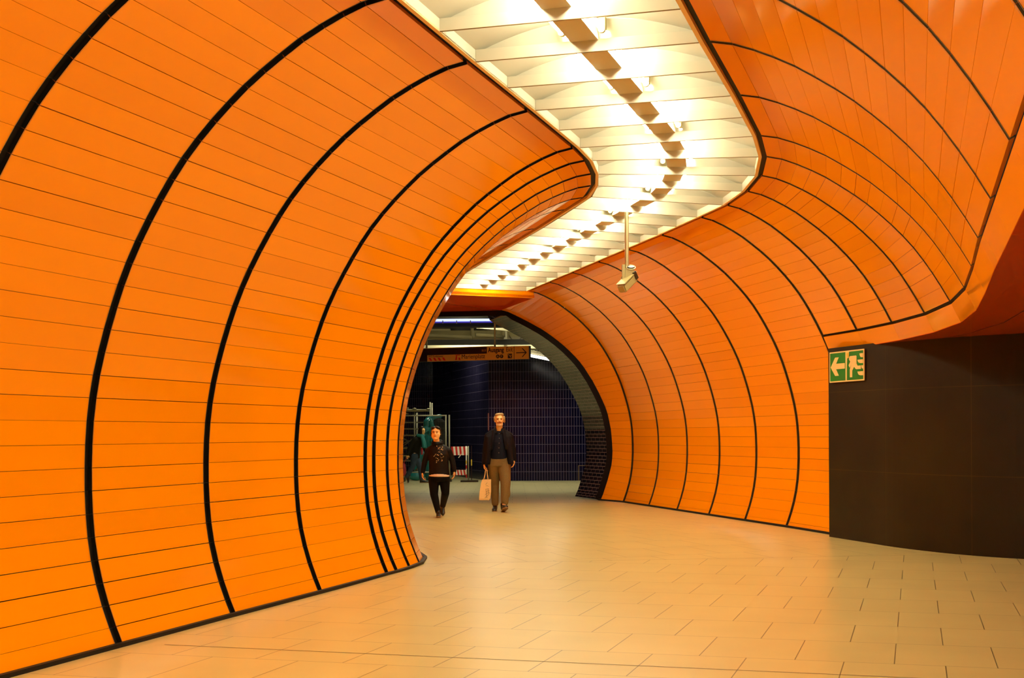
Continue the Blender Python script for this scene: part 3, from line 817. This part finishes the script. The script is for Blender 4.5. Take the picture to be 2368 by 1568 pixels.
def ball(mb, c, r, rot=None):
    c = Vector(c); R = rot or Matrix.Identity(3); rg = []
    for i in range(13):
        t = -PI / 2 + PI * i / 12; k = max(.04, math.cos(t))
        rg.append((c + R @ Vector((0, 0, r[2] * math.sin(t))), R @ Vector((r[0] * k, 0, 0)), R @ Vector((0, r[1] * k, 0))))
    ring_loft(mb, rg, 16)
def fuse(mb, name, m, parent, vox=.012, sm=4):
    o = mb.build(name, m, None)
    md = o.modifiers.new('r', 'REMESH'); md.mode = 'VOXEL'; md.voxel_size = vox; md.use_smooth_shade = True
    m2 = o.modifiers.new('s', 'SMOOTH'); m2.factor = .5; m2.iterations = sm
    bpy.context.view_layer.update()
    me = bpy.data.meshes.new_from_object(o.evaluated_get(bpy.context.evaluated_depsgraph_get()))
    old = o.data; o.modifiers.clear(); o.data = me; bpy.data.meshes.remove(old)
    me.name = name
    if len(me.materials) == 0: me.materials.append(m)
    for p in me.polygons: p.use_smooth = True
    o.parent = parent
    return o
def hand(mb, wrist, dirv, side, s=1.0, curl=.5, thumb=Vector((0, -1, 0))):
    """palm and five bent fingers of unequal length hanging from the wrist; side is the palm's normal"""
    w = Vector(wrist); d = Vector(dirv).normalized(); n = Vector(side).normalized(); t = d.cross(n).normalized()
    if t.dot(thumb) < 0: t = -t
    pc = w + d * .045 * s
    rg = []
    for k, hw, th in ((-.01, .022, .018), (.02, .030, .017), (.05, .038, .015), (.085, .040, .012)):
        rg.append((w + d * k * s, t * hw * s, n * th * s))
    ring_loft(mb, rg, 14)
    for i, (o, L) in enumerate(((.030, .072), (.010, .080), (-.010, .074), (-.030, .058))):
        p0 = w + d * .078 * s + t * o * s
        d1 = (d + n * curl * .6).normalized(); d2 = (d + n * curl * 1.6).normalized(); d3 = (d * .6 + n * curl * 2.0).normalized()
        p1 = p0 + d1 * L * .45 * s; p2 = p1 + d2 * L * .32 * s; p3 = p2 + d3 * L * .26 * s
        limb(mb, [p0, p1, p2, p3], [.0095 * s, .009 * s, .0085 * s, .007 * s])
    q0 = w + d * .02 * s + t * .026 * s
    q1 = q0 + (d * .6 + t * .7 + n * .25).normalized() * .038 * s; q2 = q1 + (d * .95 + t * .15 + n * .4).normalized() * .034 * s
    limb(mb, [q0, q1, q2], [.013 * s, .0105 * s, .0085 * s])
def head(mb, c, s, tilt=None, jaw=1.0):
    """skull, jaw, nose, ears, brow, chin around centre c; height about .23*s; faces -Y"""
    R = tilt or Matrix.Identity(3); c = Vector(c)
    def T(v): return c + R @ (Vector(v) * s)
    ball(mb, T((0, .01, .025)), (.074 * s, .090 * s, .088 * s), R)
    ball(mb, T((0, -.025, -.03)), (.058 * s * jaw, .062 * s, .075 * s), R)
    ball(mb, T((0, -.052, -.085)), (.030 * s * jaw, .028 * s, .024 * s), R)
    limb(mb, [T((0, -.083, .012)), T((0, -.100, -.020))], [.009 * s, .014 * s])
    ball(mb, T((0, -.088, -.024)), (.017 * s, .012 * s, .010 * s), R)
    ball(mb, T((0, -.072, .030)), (.052 * s, .016 * s, .010 * s), R)
    for k in (-1, 1):
        ball(mb, T((k * .036, -.062, -.018)), (.018 * s, .016 * s, .016 * s), R)
        ball(mb, T((k * .075, .012, -.004)), (.009 * s, .018 * s, .030 * s), R)
def face(parent, c, s, R, m_eye, m_lip, brow=None, nm='eye'):
    c = Vector(c); T = lambda v: c + R @ (Vector(v) * s)
    for k in (-1, 1):
        mb = MB(); ball(mb, T((k * .030, -.079, .008)), (.013 * s, .006 * s, .0055 * s), R); mb.build('eye', m_eye, parent, smooth=True)
        if brow:
            mb = MB(); limb(mb, [T((k * .016, -.087, .028)), T((k * .046, -.078, .030))], [.004 * s, .003 * s]); mb.build('eyebrow', brow, parent, smooth=True)
    mb = MB(); ball(mb, T((0, -.083, -.052)), (.022 * s, .008 * s, .006 * s), R); mb.build('mouth', m_lip, parent, smooth=True)
def shoe(parent, heel, toe, s=1.0, up=Vector((0, 0, 1)), tall=.06):
    h = Vector(heel); t = Vector(toe); d = (t - h).normalized(); sd = d.cross(up).normalized(); u = sd.cross(d).normalized(); L = (t - h).length
    mb = MB(); rg = []
    for k, w_, hh in ((-.02, .022, .03), (.08, .036, .042), (.3, .037, .045), (.55, .041, .032), (.8, .043, .024), (.95, .034, .018), (1.0, .016, .010)):
        rg.append((h + d * L * k + u * (hh * s + .008), sd * w_ * s, u * hh * s))
    ring_loft(mb, rg, 14)
    limb(mb, [h + d * L * .16 + u * .05 * s, h + d * L * .16 + u * (.05 + tall) * s], [.040 * s, .038 * s])
    o = fuse(mb, 'shoe', M['shoe'], parent, .008, 2)
    mb = MB()
    poly = [(-.03, -.028), (.3, -.034), (.75, -.042), (1.0, -.012), (1.0, .012), (.75, .042), (.3, .034), (-.03, .028)]
    mb.prism([(a * L, b * s) for a, b in poly], 0, .016, (d, sd, u), h)
    mb.build('sole', M['sole'], o); return o
I3 = Matrix.Identity(3)

# --- woman with the sequined jacket -------------------------------------------------
Yw = 22.4; Xw = xx(1013, Yw)
root = empty('person', (Xw, Yw, lift(Yw)), 0)
tag(root, 'walking woman in black jacket and trousers with gold beads on the chest', 'person')
hc = Vector((-.035, -.02, 1.375)); Rw = Matrix.Rotation(-.10, 3, 'Z') @ Matrix.Rotation(-.12, 3, 'X')
mb = MB(); head(mb, hc, 1.02, Rw, 1.22)
limb(mb, [(-.03, .0, 1.29), (-.02, .02, 1.16)], [.048, .055])
torso(mb, [(.02, .02, .72, .14, .10), (.01, .02, .90, .13, .095), (.01, .02, 1.08, .12, .08), (0, .02, 1.14, .08, .06)])
limb(mb, [(-.15, .02, 1.08), (-.222, .045, .92), (-.256, .03, .74)], [.035, .030, .023])
limb(mb, [(.155, .02, 1.08), (.230, .05, .93), (.262, .02, .75)], [.035, .030, .023])
hand(mb, (-.262, .03, .735), (.02, -.12, -1), (1, 0, 0), .92, .75)
hand(mb, (.262, .02, .755), (0, -.1, -1), (-1, -.1, 0), .92, .6)
limb(mb, [(-.07, .02, .72), (-.065, -.02, .40), (.005, -.04, .10)], [.075, .05, .035])
limb(mb, [(.095, .03, .72), (.115, .02, .42), (.055, .33, .16)], [.075, .05, .035])
body = fuse(mb, 'body', M['skin'], root, .007, 2)
face(root, hc, 1.02, Rw, M['eye'], M['lip'], M['hairb'])
mb = MB()
T = lambda v: hc + Rw @ (Vector(v) * 1.02)
ball(mb, T((0, .032, .040)), (.084, .090, .094), Rw)
ball(mb, T((-.034, -.022, .085)), (.044, .050, .028), Rw); ball(mb, T((.036, -.022, .085)), (.042, .050, .026), Rw)
ball(mb, T((-.074, .022, .0)), (.016, .045, .055), Rw); ball(mb, T((.072, .028, .0)), (.014, .040, .05), Rw)
ball(mb, T((0, .09, -.02)), (.05, .05, .06), Rw)
fuse(mb, 'hair', M['hairb'], root, .008, 2)
mb = MB()
torso(mb, [(.015, .01, .69, .175, .135), (.01, .01, .80, .165, .13), (.005, .0, .93, .16, .125), (.005, -.005, 1.03, .168, .132), (.005, .01, 1.10, .165, .118), (0, .015, 1.155, .125, .095), (-.01, .01, 1.20, .085, .08)])
limb(mb, [(-.09, .015, 1.150), (-.165, .02, 1.085), (-.222, .045, .92), (-.256, .03, .745)], [.048, .056, .048, .038])
limb(mb, [(.09, .015, 1.150), (.172, .02, 1.085), (.230, .05, .93), (.262, .02, .765)], [.048, .058, .050, .040])
limb(mb, [(-.075, -.02, 1.215), (-.03, -.055, 1.205), (.045, -.03, 1.215)], [.034, .036, .034]); limb(mb, [(-.065, .05, 1.235), (.035, .05, 1.235)], [.045, .045])
jk = fuse(mb, 'jacket', M['jacket'], root, .009, 3)
bd = MB()
for i in range(46):
    a_ = random.uniform(0, 2 * PI); r_ = random.uniform(.02, .085)
    x = .015 + r_ * math.cos(a_) * .95; z = .985 + r_ * math.sin(a_) * 1.2
    if i < 14: x = random.uniform(-.02, .09); z = random.uniform(1.10, 1.20)
    y = -.132 + abs(x) * .15 + (max(0, z - 1.08) * .30)
    q = random.uniform(.003, .0095)
    bd.box((x, y, z), (q * 1.5, .008, q * 1.3), mtx=Matrix.Rotation(random.uniform(0, 3), 3, 'Y'))
o = bd.build('bead_trim', M['scarfbead'], root); o['kind'] = 'stuff'
mb = MB(); torso(mb, [(.02, .0, .668, .160, .125), (.015, .0, .682, .172, .134), (.012, .0, .74, .150, .115)])
fuse(mb, 'shirt_hem', M['whitecloth'], root, .007, 1)
mb = MB()
torso(mb, [(.015, .01, .60, .170, .130), (.01, .005, .655, .172, .134), (.01, .01, .69, .158, .120), (.01, .02, .77, .145, .115)])
limb(mb, [(-.075, .02, .64), (-.070, -.02, .38), (.0, -.04, .085)], [.096, .068, .047])
limb(mb, [(.098, .03, .64), (.115, .02, .40), (.055, .33, .17)], [.096, .068, .047])
fuse(mb, 'trousers', M['blackcloth'], root, .009, 3)
shoe(root, (.0, -.02, .0), (.015, -.26, .015), .95)
shoe(root, (.045, .42, .17), (.06, .26, .005), .95, Vector((0, -.6, 1)).normalized())

# --- man in blazer ------------------------------------------------------------------
Ym = 24.05; Xm = xx(1153.5, Ym)
root = empty('person', (Xm, Ym, lift(Ym)), 0)
tag(root, 'tall grey-haired man with moustache in dark blazer and brown tweed trousers', 'person')
hc = Vector((.01, -.01, 1.605)); Rm = Matrix.Rotation(.06, 3, 'Z') @ Matrix.Rotation(-.10, 3, 'X')
mb = MB(); head(mb, hc, 1.07, Rm)
limb(mb, [(.01, .0, 1.53), (.01, .03, 1.40)], [.055, .060])
torso(mb, [(0, .02, .90, .14, .10), (0, .02, 1.10, .15, .105), (0, .02, 1.32, .12, .08), (0, .02, 1.38, .08, .06)])
limb(mb, [(-.18, .03, 1.32), (-.236, .05, 1.08), (-.260, .0, .84)], [.040, .036, .027])
limb(mb, [(.18, .03, 1.32), (.248, .13, 1.10), (.269, .168, .90)], [.040, .036, .027])
hand(mb, (-.262, .0, .84), (.06, -.10, -1), (1, 0, 0), 1.0, 1.1)
hand(mb, (.27, .17, .90), (-.1, -.2, -1), (-1, 0, 0), 1.0, .6)
limb(mb, [(-.09, .02, .88), (-.08, .12, .48), (-.075, .10, .10)], [.085, .058, .04])
limb(mb, [(.09, .02, .88), (.10, -.10, .47), (.09, -.22, .13)], [.085, .058, .04])
fuse(mb, 'body', M['skinf'], root, .008, 2)
face(root, hc, 1.07, Rm, M['eye'], M['lip'], M['hairg'])
T = lambda v: hc + Rm @ (Vector(v) * 1.07)
mb = MB()
ball(mb, T((0, .030, .050)), (.086, .090, .083), Rm); ball(mb, T((-.02, -.030, .092)), (.056, .048, .026), Rm); ball(mb, T((.03, -.022, .096)), (.050, .048, .028), Rm)
ball(mb, T((.078, .015, .025)), (.022, .050, .055), Rm); ball(mb, T((-.078, .02, .025)), (.017, .045, .048), Rm); ball(mb, T((.084, .028, -.010)), (.018, .035, .035), Rm)
ball(mb, T((0, .08, -.02)), (.065, .04, .07), Rm)
fuse(mb, 'hair', M['hairg'], root, .008, 2)
mb = MB(); limb(mb, [T((-.034, -.080, -.046)), T((0, -.094, -.040)), T((.034, -.080, -.046))], [.007, .011, .007]); mb.build('moustache', M['moust'], root, smooth=True)
mb = MB(); ball(mb, T((0, -.062, -.084)), (.036, .030, .026), Rm); ball(mb, T((-.04, -.035, -.07)), (.020, .03, .03), Rm); ball(mb, T((.04, -.035, -.07)), (.02, .03, .03), Rm); fuse(mb, 'beard', M['beard'], root, .006, 2)
mb = MB()
torso(mb, [(0, .0, .92, .160, .115), (0, .0, 1.05, .162, .125), (0, -.005, 1.22, .160, .128), (0, .0, 1.36, .140, .10), (.005, .015, 1.405, .085, .075)])
sh = fuse(mb, 'shirt', M['shirt'], root, .009, 3)
for i in range(5):
    z = 1.375 - i * .085; y = -.118 - (.012 if 0 < i < 4 else 0) + (.03 if i == 0 else 0)
    mb = MB(); mb.tube((.012 - i * .003, y, z), (.012 - i * .003, y - .006, z), .006, n=10); mb.build('button', M['button'], sh)
mb = MB()   # blazer: back, two open fronts, sleeves, collar and lapels
torso(mb, [(0, .085, .86, .22, .055), (0, .085, 1.05, .205, .06), (0, .075, 1.25, .215, .07), (0, .065, 1.36, .205, .07), (0, .05, 1.42, .12, .05)])
for k in (-1, 1):
    torso(mb, [(k * .205, .0, .84, .062, .135), (k * .190, -.01, 1.0, .056, .130), (k * .178, -.015, 1.18, .062, .125), (k * .165, -.005, 1.32, .066, .105), (k * .125, .02, 1.40, .065, .07), (k * .085, .02, 1.445, .035, .06)])
    limb(mb, [(k * .125, -.105, 1.10), (k * .105, -.115, 1.24), (k * .078, -.06, 1.42), (k * .05, .05, 1.475)], [.022, .030, .028, .024])
    limb(mb, [(k * .028, -.098, 1.375), (k * .058, -.055, 1.435), (k * .055, .04, 1.468)], [.016, .020, .018])
limb(mb, [(-.10, .03, 1.405), (-.190, .03, 1.335), (-.236, .05, 1.08), (-.258, .005, .85)], [.045, .062, .056, .046])
limb(mb, [(.10, .03, 1.405), (.190, .03, 1.335), (.248, .13, 1.10), (.268, .165, .91)], [.045, .062, .056, .046])
fuse(mb, 'blazer', M['blazer'], root, .010, 3)
mb = MB()
torso(mb, [(.0, .01, .80, .185, .13), (.005, .01, .90, .178, .125), (.0, .01, .965, .162, .118)])
limb(mb, [(-.085, .02, .83), (-.080, .10, .47), (-.072, .09, .135)], [.115, .082, .062])
limb(mb, [(.095, .01, .83), (.115, -.12, .50), (.100, -.20, .17)], [.118, .092, .066])
limb(mb, [(.115, -.13, .46), (.118, -.15, .30)], [.080, .082])
fuse(mb, 'trousers', M['tweed'], root, .009, 3)
mb = MB(); limb(mb, [(.10, -.20, .20), (.09, -.22, .09)], [.040, .038]); fuse(mb, 'sock', M['blackcloth'], root, .008, 1)
shoe(root, (-.070, .14, .0), (-.085, -.13, .0), 1.1)
shoe(root, (.07, -.19, .0), (.13, -.44, .085), 1.15, Vector((0, -.1, 1)).normalized())

# --- tote bag in his right hand -----------------------------------------------------
bx = Xm - .235; by = Ym - .03; bz = lift(Ym)
root = empty('tote_bag', (bx, by, bz + .20), 0)
tag(root, 'cream cotton tote bag with faint script print in the man\'s hand', 'bag')
mb = MB()
sec = [(0, .085, .035), (.03, .098, .042), (.15, .100, .036), (.30, .088, .026), (.365, .078, .014)]
rg = [(Vector((-.03 + .012 * i, 0, z)), None, w_, t_) for i, (z, w_, t_) in enumerate(sec)]
vs = []
for c, _, w_, t_ in rg:
    for (i, j) in ((-1, -1), (0, -1.15), (1, -1), (1, 0), (1, 1), (0, 1.15), (-1, 1), (-1, 0)): vs.append(c + Vector((w_ * i, t_ * j, 0)))
fs = [(k * 8 + i, k * 8 + (i + 1) % 8, (k + 1) * 8 + (i + 1) % 8, (k + 1) * 8 + i) for k in range(4) for i in range(8)] + [tuple(range(8))[::-1]]
mb.add(vs, fs); mb.build('pouch', M['tote'], root)
for sy in (-1, 1):
    mb = MB(); mb.path([(-.035, .012 * sy, .355), (-.012, .008 * sy, .45), (.0, .0, .545), (.012, 0, .57), (.022, .0, .545), (.03, .008 * sy, .45), (.045, .012 * sy, .355)], .0085, 8)
    mb.build('handle', M['tote'], root, smooth=True)
mb = MB()
for (p, q) in (((.0, .27), (.03, .31)), ((.005, .25), (.05, .245)), ((.0, .19), (.06, .20)), ((.01, .15), (.065, .17)), ((-.01, .10), (.07, .13)), ((.0, .06), (.06, .10)), ((-.02, .04), (.03, .05)), ((.04, .2), (.06, .11)), ((.0, .2), (.02, .06))):
    mb.path([(p[0], -.047, p[1]), ((p[0] + q[0]) / 2, -.048, (p[1] + q[1]) / 2 + .008), (q[0], -.045, q[1])], .0022, 5)
mb.build('script_print', M['totink'], root)

# --- passer-by in the far hall, striding to the right --------------------------------
Yp = 38.3; Xp = xx(963, Yp)
root = empty('person', (Xp, Yp, lift(Yp)), 0)
tag(root, 'stooping passer-by in dark coat, jeans and teal scarf by the scaffold', 'person')
hc = Vector((.17, -.04, 1.46)); Rp = Matrix.Rotation(.75, 3, 'Z') @ Matrix.Rotation(.12, 3, 'X')
mb = MB(); head(mb, hc, .98, Rp)
limb(mb, [(.14, .0, 1.40), (.08, .02, 1.27)], [.05, .055])
torso(mb, [(-.06, .02, .80, .13, .11), (-.02, .02, 1.0, .13, .11), (.05, .02, 1.22, .14, .11)])
limb(mb, [(-.02, -.10, 1.22), (-.17, -.12, 1.0), (-.235, -.13, .80)], [.05, .04, .028])
limb(mb, [(.08, .14, 1.22), (.20, .15, 1.0), (.26, .10, .86)], [.05, .04, .028])
hand(mb, (-.235, -.13, .80), (-.25, 0, -1), (0, 1, 0), .95, .9, Vector((1, 0, 0)))
hand(mb, (.26, .10, .86), (.3, 0, -1), (0, -1, 0), .95, .6)
limb(mb, [(-.05, -.05, .80), (-.10, -.05, .48), (-.27, -.02, .16)], [.085, .055, .04])
limb(mb, [(-.03, .06, .80), (.10, .07, .46), (.13, .07, .08)], [.085, .055, .04])
fuse(mb, 'body', M['skin'], root, .009, 2)
face(root, hc, .98, Rp, M['eye'], M['lip'], M['hairb'])
T = lambda v: hc + Rp @ (Vector(v) * .98)
mb = MB(); ball(mb, T((0, .035, .040)), (.092, .095, .098), Rp); ball(mb, T((-.055, .0, -.02)), (.045, .06, .11), Rp); ball(mb, T((.055, .02, -.01)), (.04, .05, .09), Rp); ball(mb, T((0, .085, -.10)), (.085, .055, .12), Rp)
fuse(mb, 'hair', M['hairb'], root, .011, 2)
mb = MB()
for k in (-1, 1):
    for i in range(12):
        a0, a1 = 2 * PI * i / 12, 2 * PI * (i + 1) / 12
        mb.tube(T((k * .032 + .02 * math.cos(a0), -.092, .008 + .016 * math.sin(a0))), T((k * .032 + .02 * math.cos(a1), -.092, .008 + .016 * math.sin(a1))), .0022, n=5)
mb.build('glasses', M['dark'], root)
mb = MB()
torso(mb, [(-.085, .02, .70, .175, .14), (-.06, .02, .85, .165, .14), (-.03, .02, 1.0, .155, .135), (.03, .02, 1.18, .165, .14), (.06, .02, 1.27, .15, .12), (.09, .02, 1.35, .09, .09)])
limb(mb, [(-.03, -.10, 1.22), (-.17, -.12, 1.02), (-.235, -.13, .82)], [.085, .07, .052])
limb(mb, [(.10, .14, 1.22), (.20, .15, 1.02), (.25, .10, .90)], [.08, .065, .05])
fuse(mb, 'coat', M['coat'], root, .012, 3)
mb = MB(); limb(mb, [(.05, -.06, 1.34), (.17, -.10, 1.32), (.20, -.02, 1.34)], [.05, .055, .045]); limb(mb, [(.16, -.12, 1.31), (.19, -.15, 1.18), (.21, -.15, 1.02)], [.045, .038, .042]); limb(mb, [(.19, -.11, 1.30), (.25, -.13, 1.12), (.27, -.12, 1.0)], [.04, .035, .03])
fuse(mb, 'scarf', M['teal'], root, .011, 2)
mb = MB(); limb(mb, [(.16, -.13, .96), (.155, -.13, .82)], [.035, .03]); fuse(mb, 'satchel', M['redcloth'], root, .010, 1)
mb = MB()
torso(mb, [(-.06, .01, .74, .145, .125), (-.05, .01, .86, .13, .115)])
limb(mb, [(-.05, -.05, .76), (-.10, -.05, .48), (-.275, -.02, .18)], [.11, .078, .058])
limb(mb, [(-.03, .06, .76), (.09, .07, .46), (.13, .07, .12)], [.11, .078, .058])
fuse(mb, 'jeans', M['jeans'], root, .011, 3)
shoe(root, (-.33, -.02, .20), (-.25, -.03, -.0), 1.1, Vector((1, 0, .4)).normalized())
shoe(root, (.09, .07, .0), (.33, .04, .0), 1.1)
# red bag trailing from the back hand
root = empty('shoulder_bag', (Xp - .40, Yp - .13, lift(Yp) + .22), 0)
tag(root, 'dark red cloth bag trailing behind the passer-by with the teal scarf', 'bag')
mb = MB(); limb(mb, [(-.06, 0, .10), (.02, 0, .20), (.05, 0, .30)], [.10, .095, .05], .5); limb(mb, [(.03, 0, .05), (.04, 0, .16)], [.08, .08], .5); fuse(mb, 'pouch', M['redcloth'], root, .012, 3)
mb = MB(); mb.path([(.04, 0, .32), (.09, 0, .42), (.145, 0, .50), (.155, 0, .53)], .012, 8); mb.build('strap', M['redcloth'], root)

# ------------------------------------------------------------------ site fence, scaffold, wrapped load, barrier
Yf = 39.4; f0 = lift(Yf)
def X_(px, Y): return xx(px, Y)
root = empty('mesh_fence', (X_(970, Yf), Yf, f0)); tag(root, 'galvanised mesh site fence panel in front of the scaffold', 'fence')
x0, x1 = X_(905, Yf) - X_(970, Yf), X_(1031, Yf) - X_(970, Yf)
ztp = zz(960, Yf) - f0; zbt = zz(1091, Yf) - f0
for x in (x0, x1, x1 + X_(1039, Yf) - X_(1031, Yf)):
    mb = MB(); mb.tube((x, 0, 0), (x, 0, ztp + .02), .024, n=10); mb.build('post', M['galv'], root, smooth=True)
for z in (ztp, zbt):
    mb = MB(); mb.tube((x0, 0, z), (x1, 0, z), .020, n=10); mb.build('rail', M['galv'], root, smooth=True)
mb = MB(); n = 22
for i in range(1, n):
    x = x0 + (x1 - x0) * i / n; mb.tube((x, 0, zbt), (x, 0, ztp), .0022, n=4)
for i in range(1, 9): mb.tube((x0, 0, zbt + (ztp - zbt) * i / 9), (x1, 0, zbt + (ztp - zbt) * i / 9), .0025, n=4)
mb.build('wire_mesh', M['wire'], root)
mb = MB(); mb.box((X_(922, Yf) - X_(970, Yf), 0, .06), (.35, .6, .12)); mb.box((x1 + .04, 0, .04), (.25, .5, .08)); mb.build('foot_block', M['dark'], root)

Ys = 41.2; f1 = lift(Ys)
root = empty('scaffold', (X_(958, Ys), Ys, f1)); tag(root, 'galvanised scaffold tower stacked with boards behind the mesh fence', 'scaffold')
rx = lambda px: X_(px, Ys) - X_(958, Ys)
rz = lambda py: zz(py, Ys) - f1
for px, top in ((921, 936), (995, 929), (959, 952), (905, 930)):
    for dy in (0, 1.0):
        mb = MB(); mb.tube((rx(px), dy, 0), (rx(px), dy, rz(top)), .026, n=10); mb.build('upright', M['galv'], root, smooth=True)
for py in (946, 975, 990, 1005, 1033, 1064, 1091):
    mb = MB(); mb.tube((rx(903), 0, rz(py)), (rx(996), 0, rz(py + 1)), .020, n=8); mb.build('ledger', M['galv'], root, smooth=True)
for (a, b) in (((915, 1003), (945, 1020)), ((912, 1033), (945, 1018)), ((925, 1035), (955, 1012)), ((903, 1030), (940, 1003))):
    mb = MB(); mb.tube((rx(a[0]), .1, rz(a[1])), (rx(b[0]), .3, rz(b[1])), .018, n=8); mb.build('brace', M['galv'], root, smooth=True)
for (pa, pb_, py) in ((922, 943, 942), (922, 943, 955), (908, 922, 1036), (925, 942, 1036), (906, 944, 1053), (906, 930, 1058), (940, 990, 949)):
    mb = MB(); mb.box(((rx(pa) + rx(pb_)) / 2, .2, rz(py)), (rx(pb_) - rx(pa), .5, .035)); mb.build('board', M['pallet'], root)
mb = MB(); mb.box((rx(931), -.05, rz(978)), (.12, .08, .09), mtx=Matrix.Rotation(.4, 3, 'Y')); mb.build('clamp', M['galv'], root)
mb = MB(); ball(mb, (rx(959), -.02, rz(944)), (.06, .05, .03)); ball(mb, (rx(991), -.02, rz(945)), (.06, .05, .03)); mb.build('coupler', M['galv'], root, smooth=True)

Yt = 40.3; f2 = lift(Yt)
root = empty('wrapped_load', (X_(1000, Yt), Yt, f2)); tag(root, 'turquoise plastic-wrapped bulky load standing behind the mesh fence', 'wrapped load')
tx = lambda px: X_(px, Yt) - X_(1000, Yt)
tz = lambda py: zz(py, Yt) - f2
mb = MB()
limb(mb, [(tx(1000), 0, .12), (tx(1000), 0, .9), (tx(993), 0, tz(1010)), (tx(990), 0, tz(985)), (tx(993), 0, tz(972)), (tx(1005), 0, tz(965)), (tx(1018), .05, tz(962))], [.22, .20, .19, .15, .13, .085, .07], .8)
ball(mb, (tx(989), -.05, tz(978)), (.13, .14, .16)); ball(mb, (tx(1000), -.12, tz(993)), (.13, .1, .16)); ball(mb, (tx(975), .0, tz(1060)), (.15, .12, .28)); ball(mb, (tx(958), 0, tz(1070)), (.12, .1, .2)); ball(mb, (tx(962), .0, tz(1099)), (.25, .15, .14))
for i in range(26):
    z_ = random.uniform(.3, tz(975)); ball(mb, (tx(997) + random.uniform(-.17, .16), random.uniform(-.2, -.05), z_), (random.uniform(.04, .09), .05, random.uniform(.05, .14)), Matrix.Rotation(random.uniform(-1, 1), 3, 'Y'))
fuse(mb, 'plastic_wrap', M['tarp'], root, .016, 1)
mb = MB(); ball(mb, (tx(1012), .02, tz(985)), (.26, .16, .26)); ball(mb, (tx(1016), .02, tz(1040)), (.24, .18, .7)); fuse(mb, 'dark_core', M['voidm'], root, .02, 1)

Yb = 38.9; f3 = lift(Yb)
root = empty('barrier', (X_(1066, Yb), Yb, f3)); tag(root, 'red and white striped work barrier in front of the blue tiled wall', 'barrier')
def board(pa, pb_, y0, y1, dz, name):
    xa_, xb_ = X_(pa, Yb) - X_(1066, Yb), X_(pb_, Yb) - X_(1066, Yb); n = 8; z0, z1 = zz(y1, Yb) - f3, zz(y0, Yb) - f3
    mb = MB(); mb.box(((xa_ + xb_) / 2, 0, (z0 + z1) / 2), (xb_ - xa_, .03, z1 - z0)); b = mb.build(name, M['barwhite'], root)
    st = MB(); w_ = (xb_ - xa_) / n
    for i in range(0, n, 2):
        st.prism([(xa_ + w_ * i + .012, z0), (xa_ + w_ * (i + 1) + .012, z0), (xa_ + w_ * (i + 1) - .012, z1), (xa_ + w_ * i - .012, z1)], .0155, .018, bas, (0, 0, 0))
    st.build('red_stripe', M['barred'], b)
board(1044, 1081, 1032, 1052, 0, 'board'); board(1050, 1079, 1086, 1098, 0, 'lower_board')
for px, m_ in ((1078, 'barwhite'), (1083, 'galv')):
    mb = MB(); x = X_(px, Yb) - X_(1066, Yb); mb.tube((x, -.03, 0), (x, -.03, zz(1031, Yb) - f3), .016, n=10); mb.build('post', M[m_], root, smooth=True)
mb = MB(); x = X_(1078, Yb) - X_(1066, Yb)
for z in (.12, .38): mb.tube((x, -.03, z), (x, -.03, z + .1), .0175, n=10)
mb.build('red_band', M['barred'], root)
mb = MB(); mb.tube((x, -.03, .52), (x, -.03, .62), .018, n=10); mb.build('yellow_band', M['yellow'], root)
mb = MB(); mb.box((X_(1085, Yb) - X_(1066, Yb), 0, .025), (.5, .3, .05)); mb.build('foot_plate', M['dark'], root)
mb = MB(); mb.tube((X_(1060, Yb) - X_(1066, Yb), -.05, zz(1058, Yb) - f3), (X_(1067, Yb) - X_(1066, Yb), -.05, zz(1049, Yb) - f3), .012, n=8); mb.build('latch_bar', M['barwhite'], root)
# slim marker post right of the barrier
Yk = 39.2
root = empty('marker_post', (X_(1090, Yk), Yk, lift(Yk))); tag(root, 'slim dark post with a yellow band right of the striped barrier', 'post')
mb = MB(); mb.tube((0, 0, 0), (0, 0, zz(1030, Yk) - lift(Yk)), .012, n=8); mb.build('pole', M['signbrown'], root)
mb = MB(); mb.tube((0, 0, zz(1076, Yk) - lift(Yk)), (0, 0, zz(1062, Yk) - lift(Yk)), .018, n=10); mb.build('band', M['yellow'], root)
mb = MB(); mb.tube((0, 0, 0), (0, 0, .02), .12, n=20); mb.build('foot', M['dark'], root)
# reddish reflection on the tiled corner, put in as a coloured strip
mb = MB(); mb.box((-.685, 39.67, (zz(955, 39.6) + zz(995, 39.6)) / 2), (.035, .03, zz(955, 39.6) - zz(995, 39.6)))
tag(mb.build('corner_reflection', mat('pink_reflection', (.20, .06, .06), rough=.5)), 'narrow pinkish strip on the blue tiled corner beside the man\'s head', 'strip')
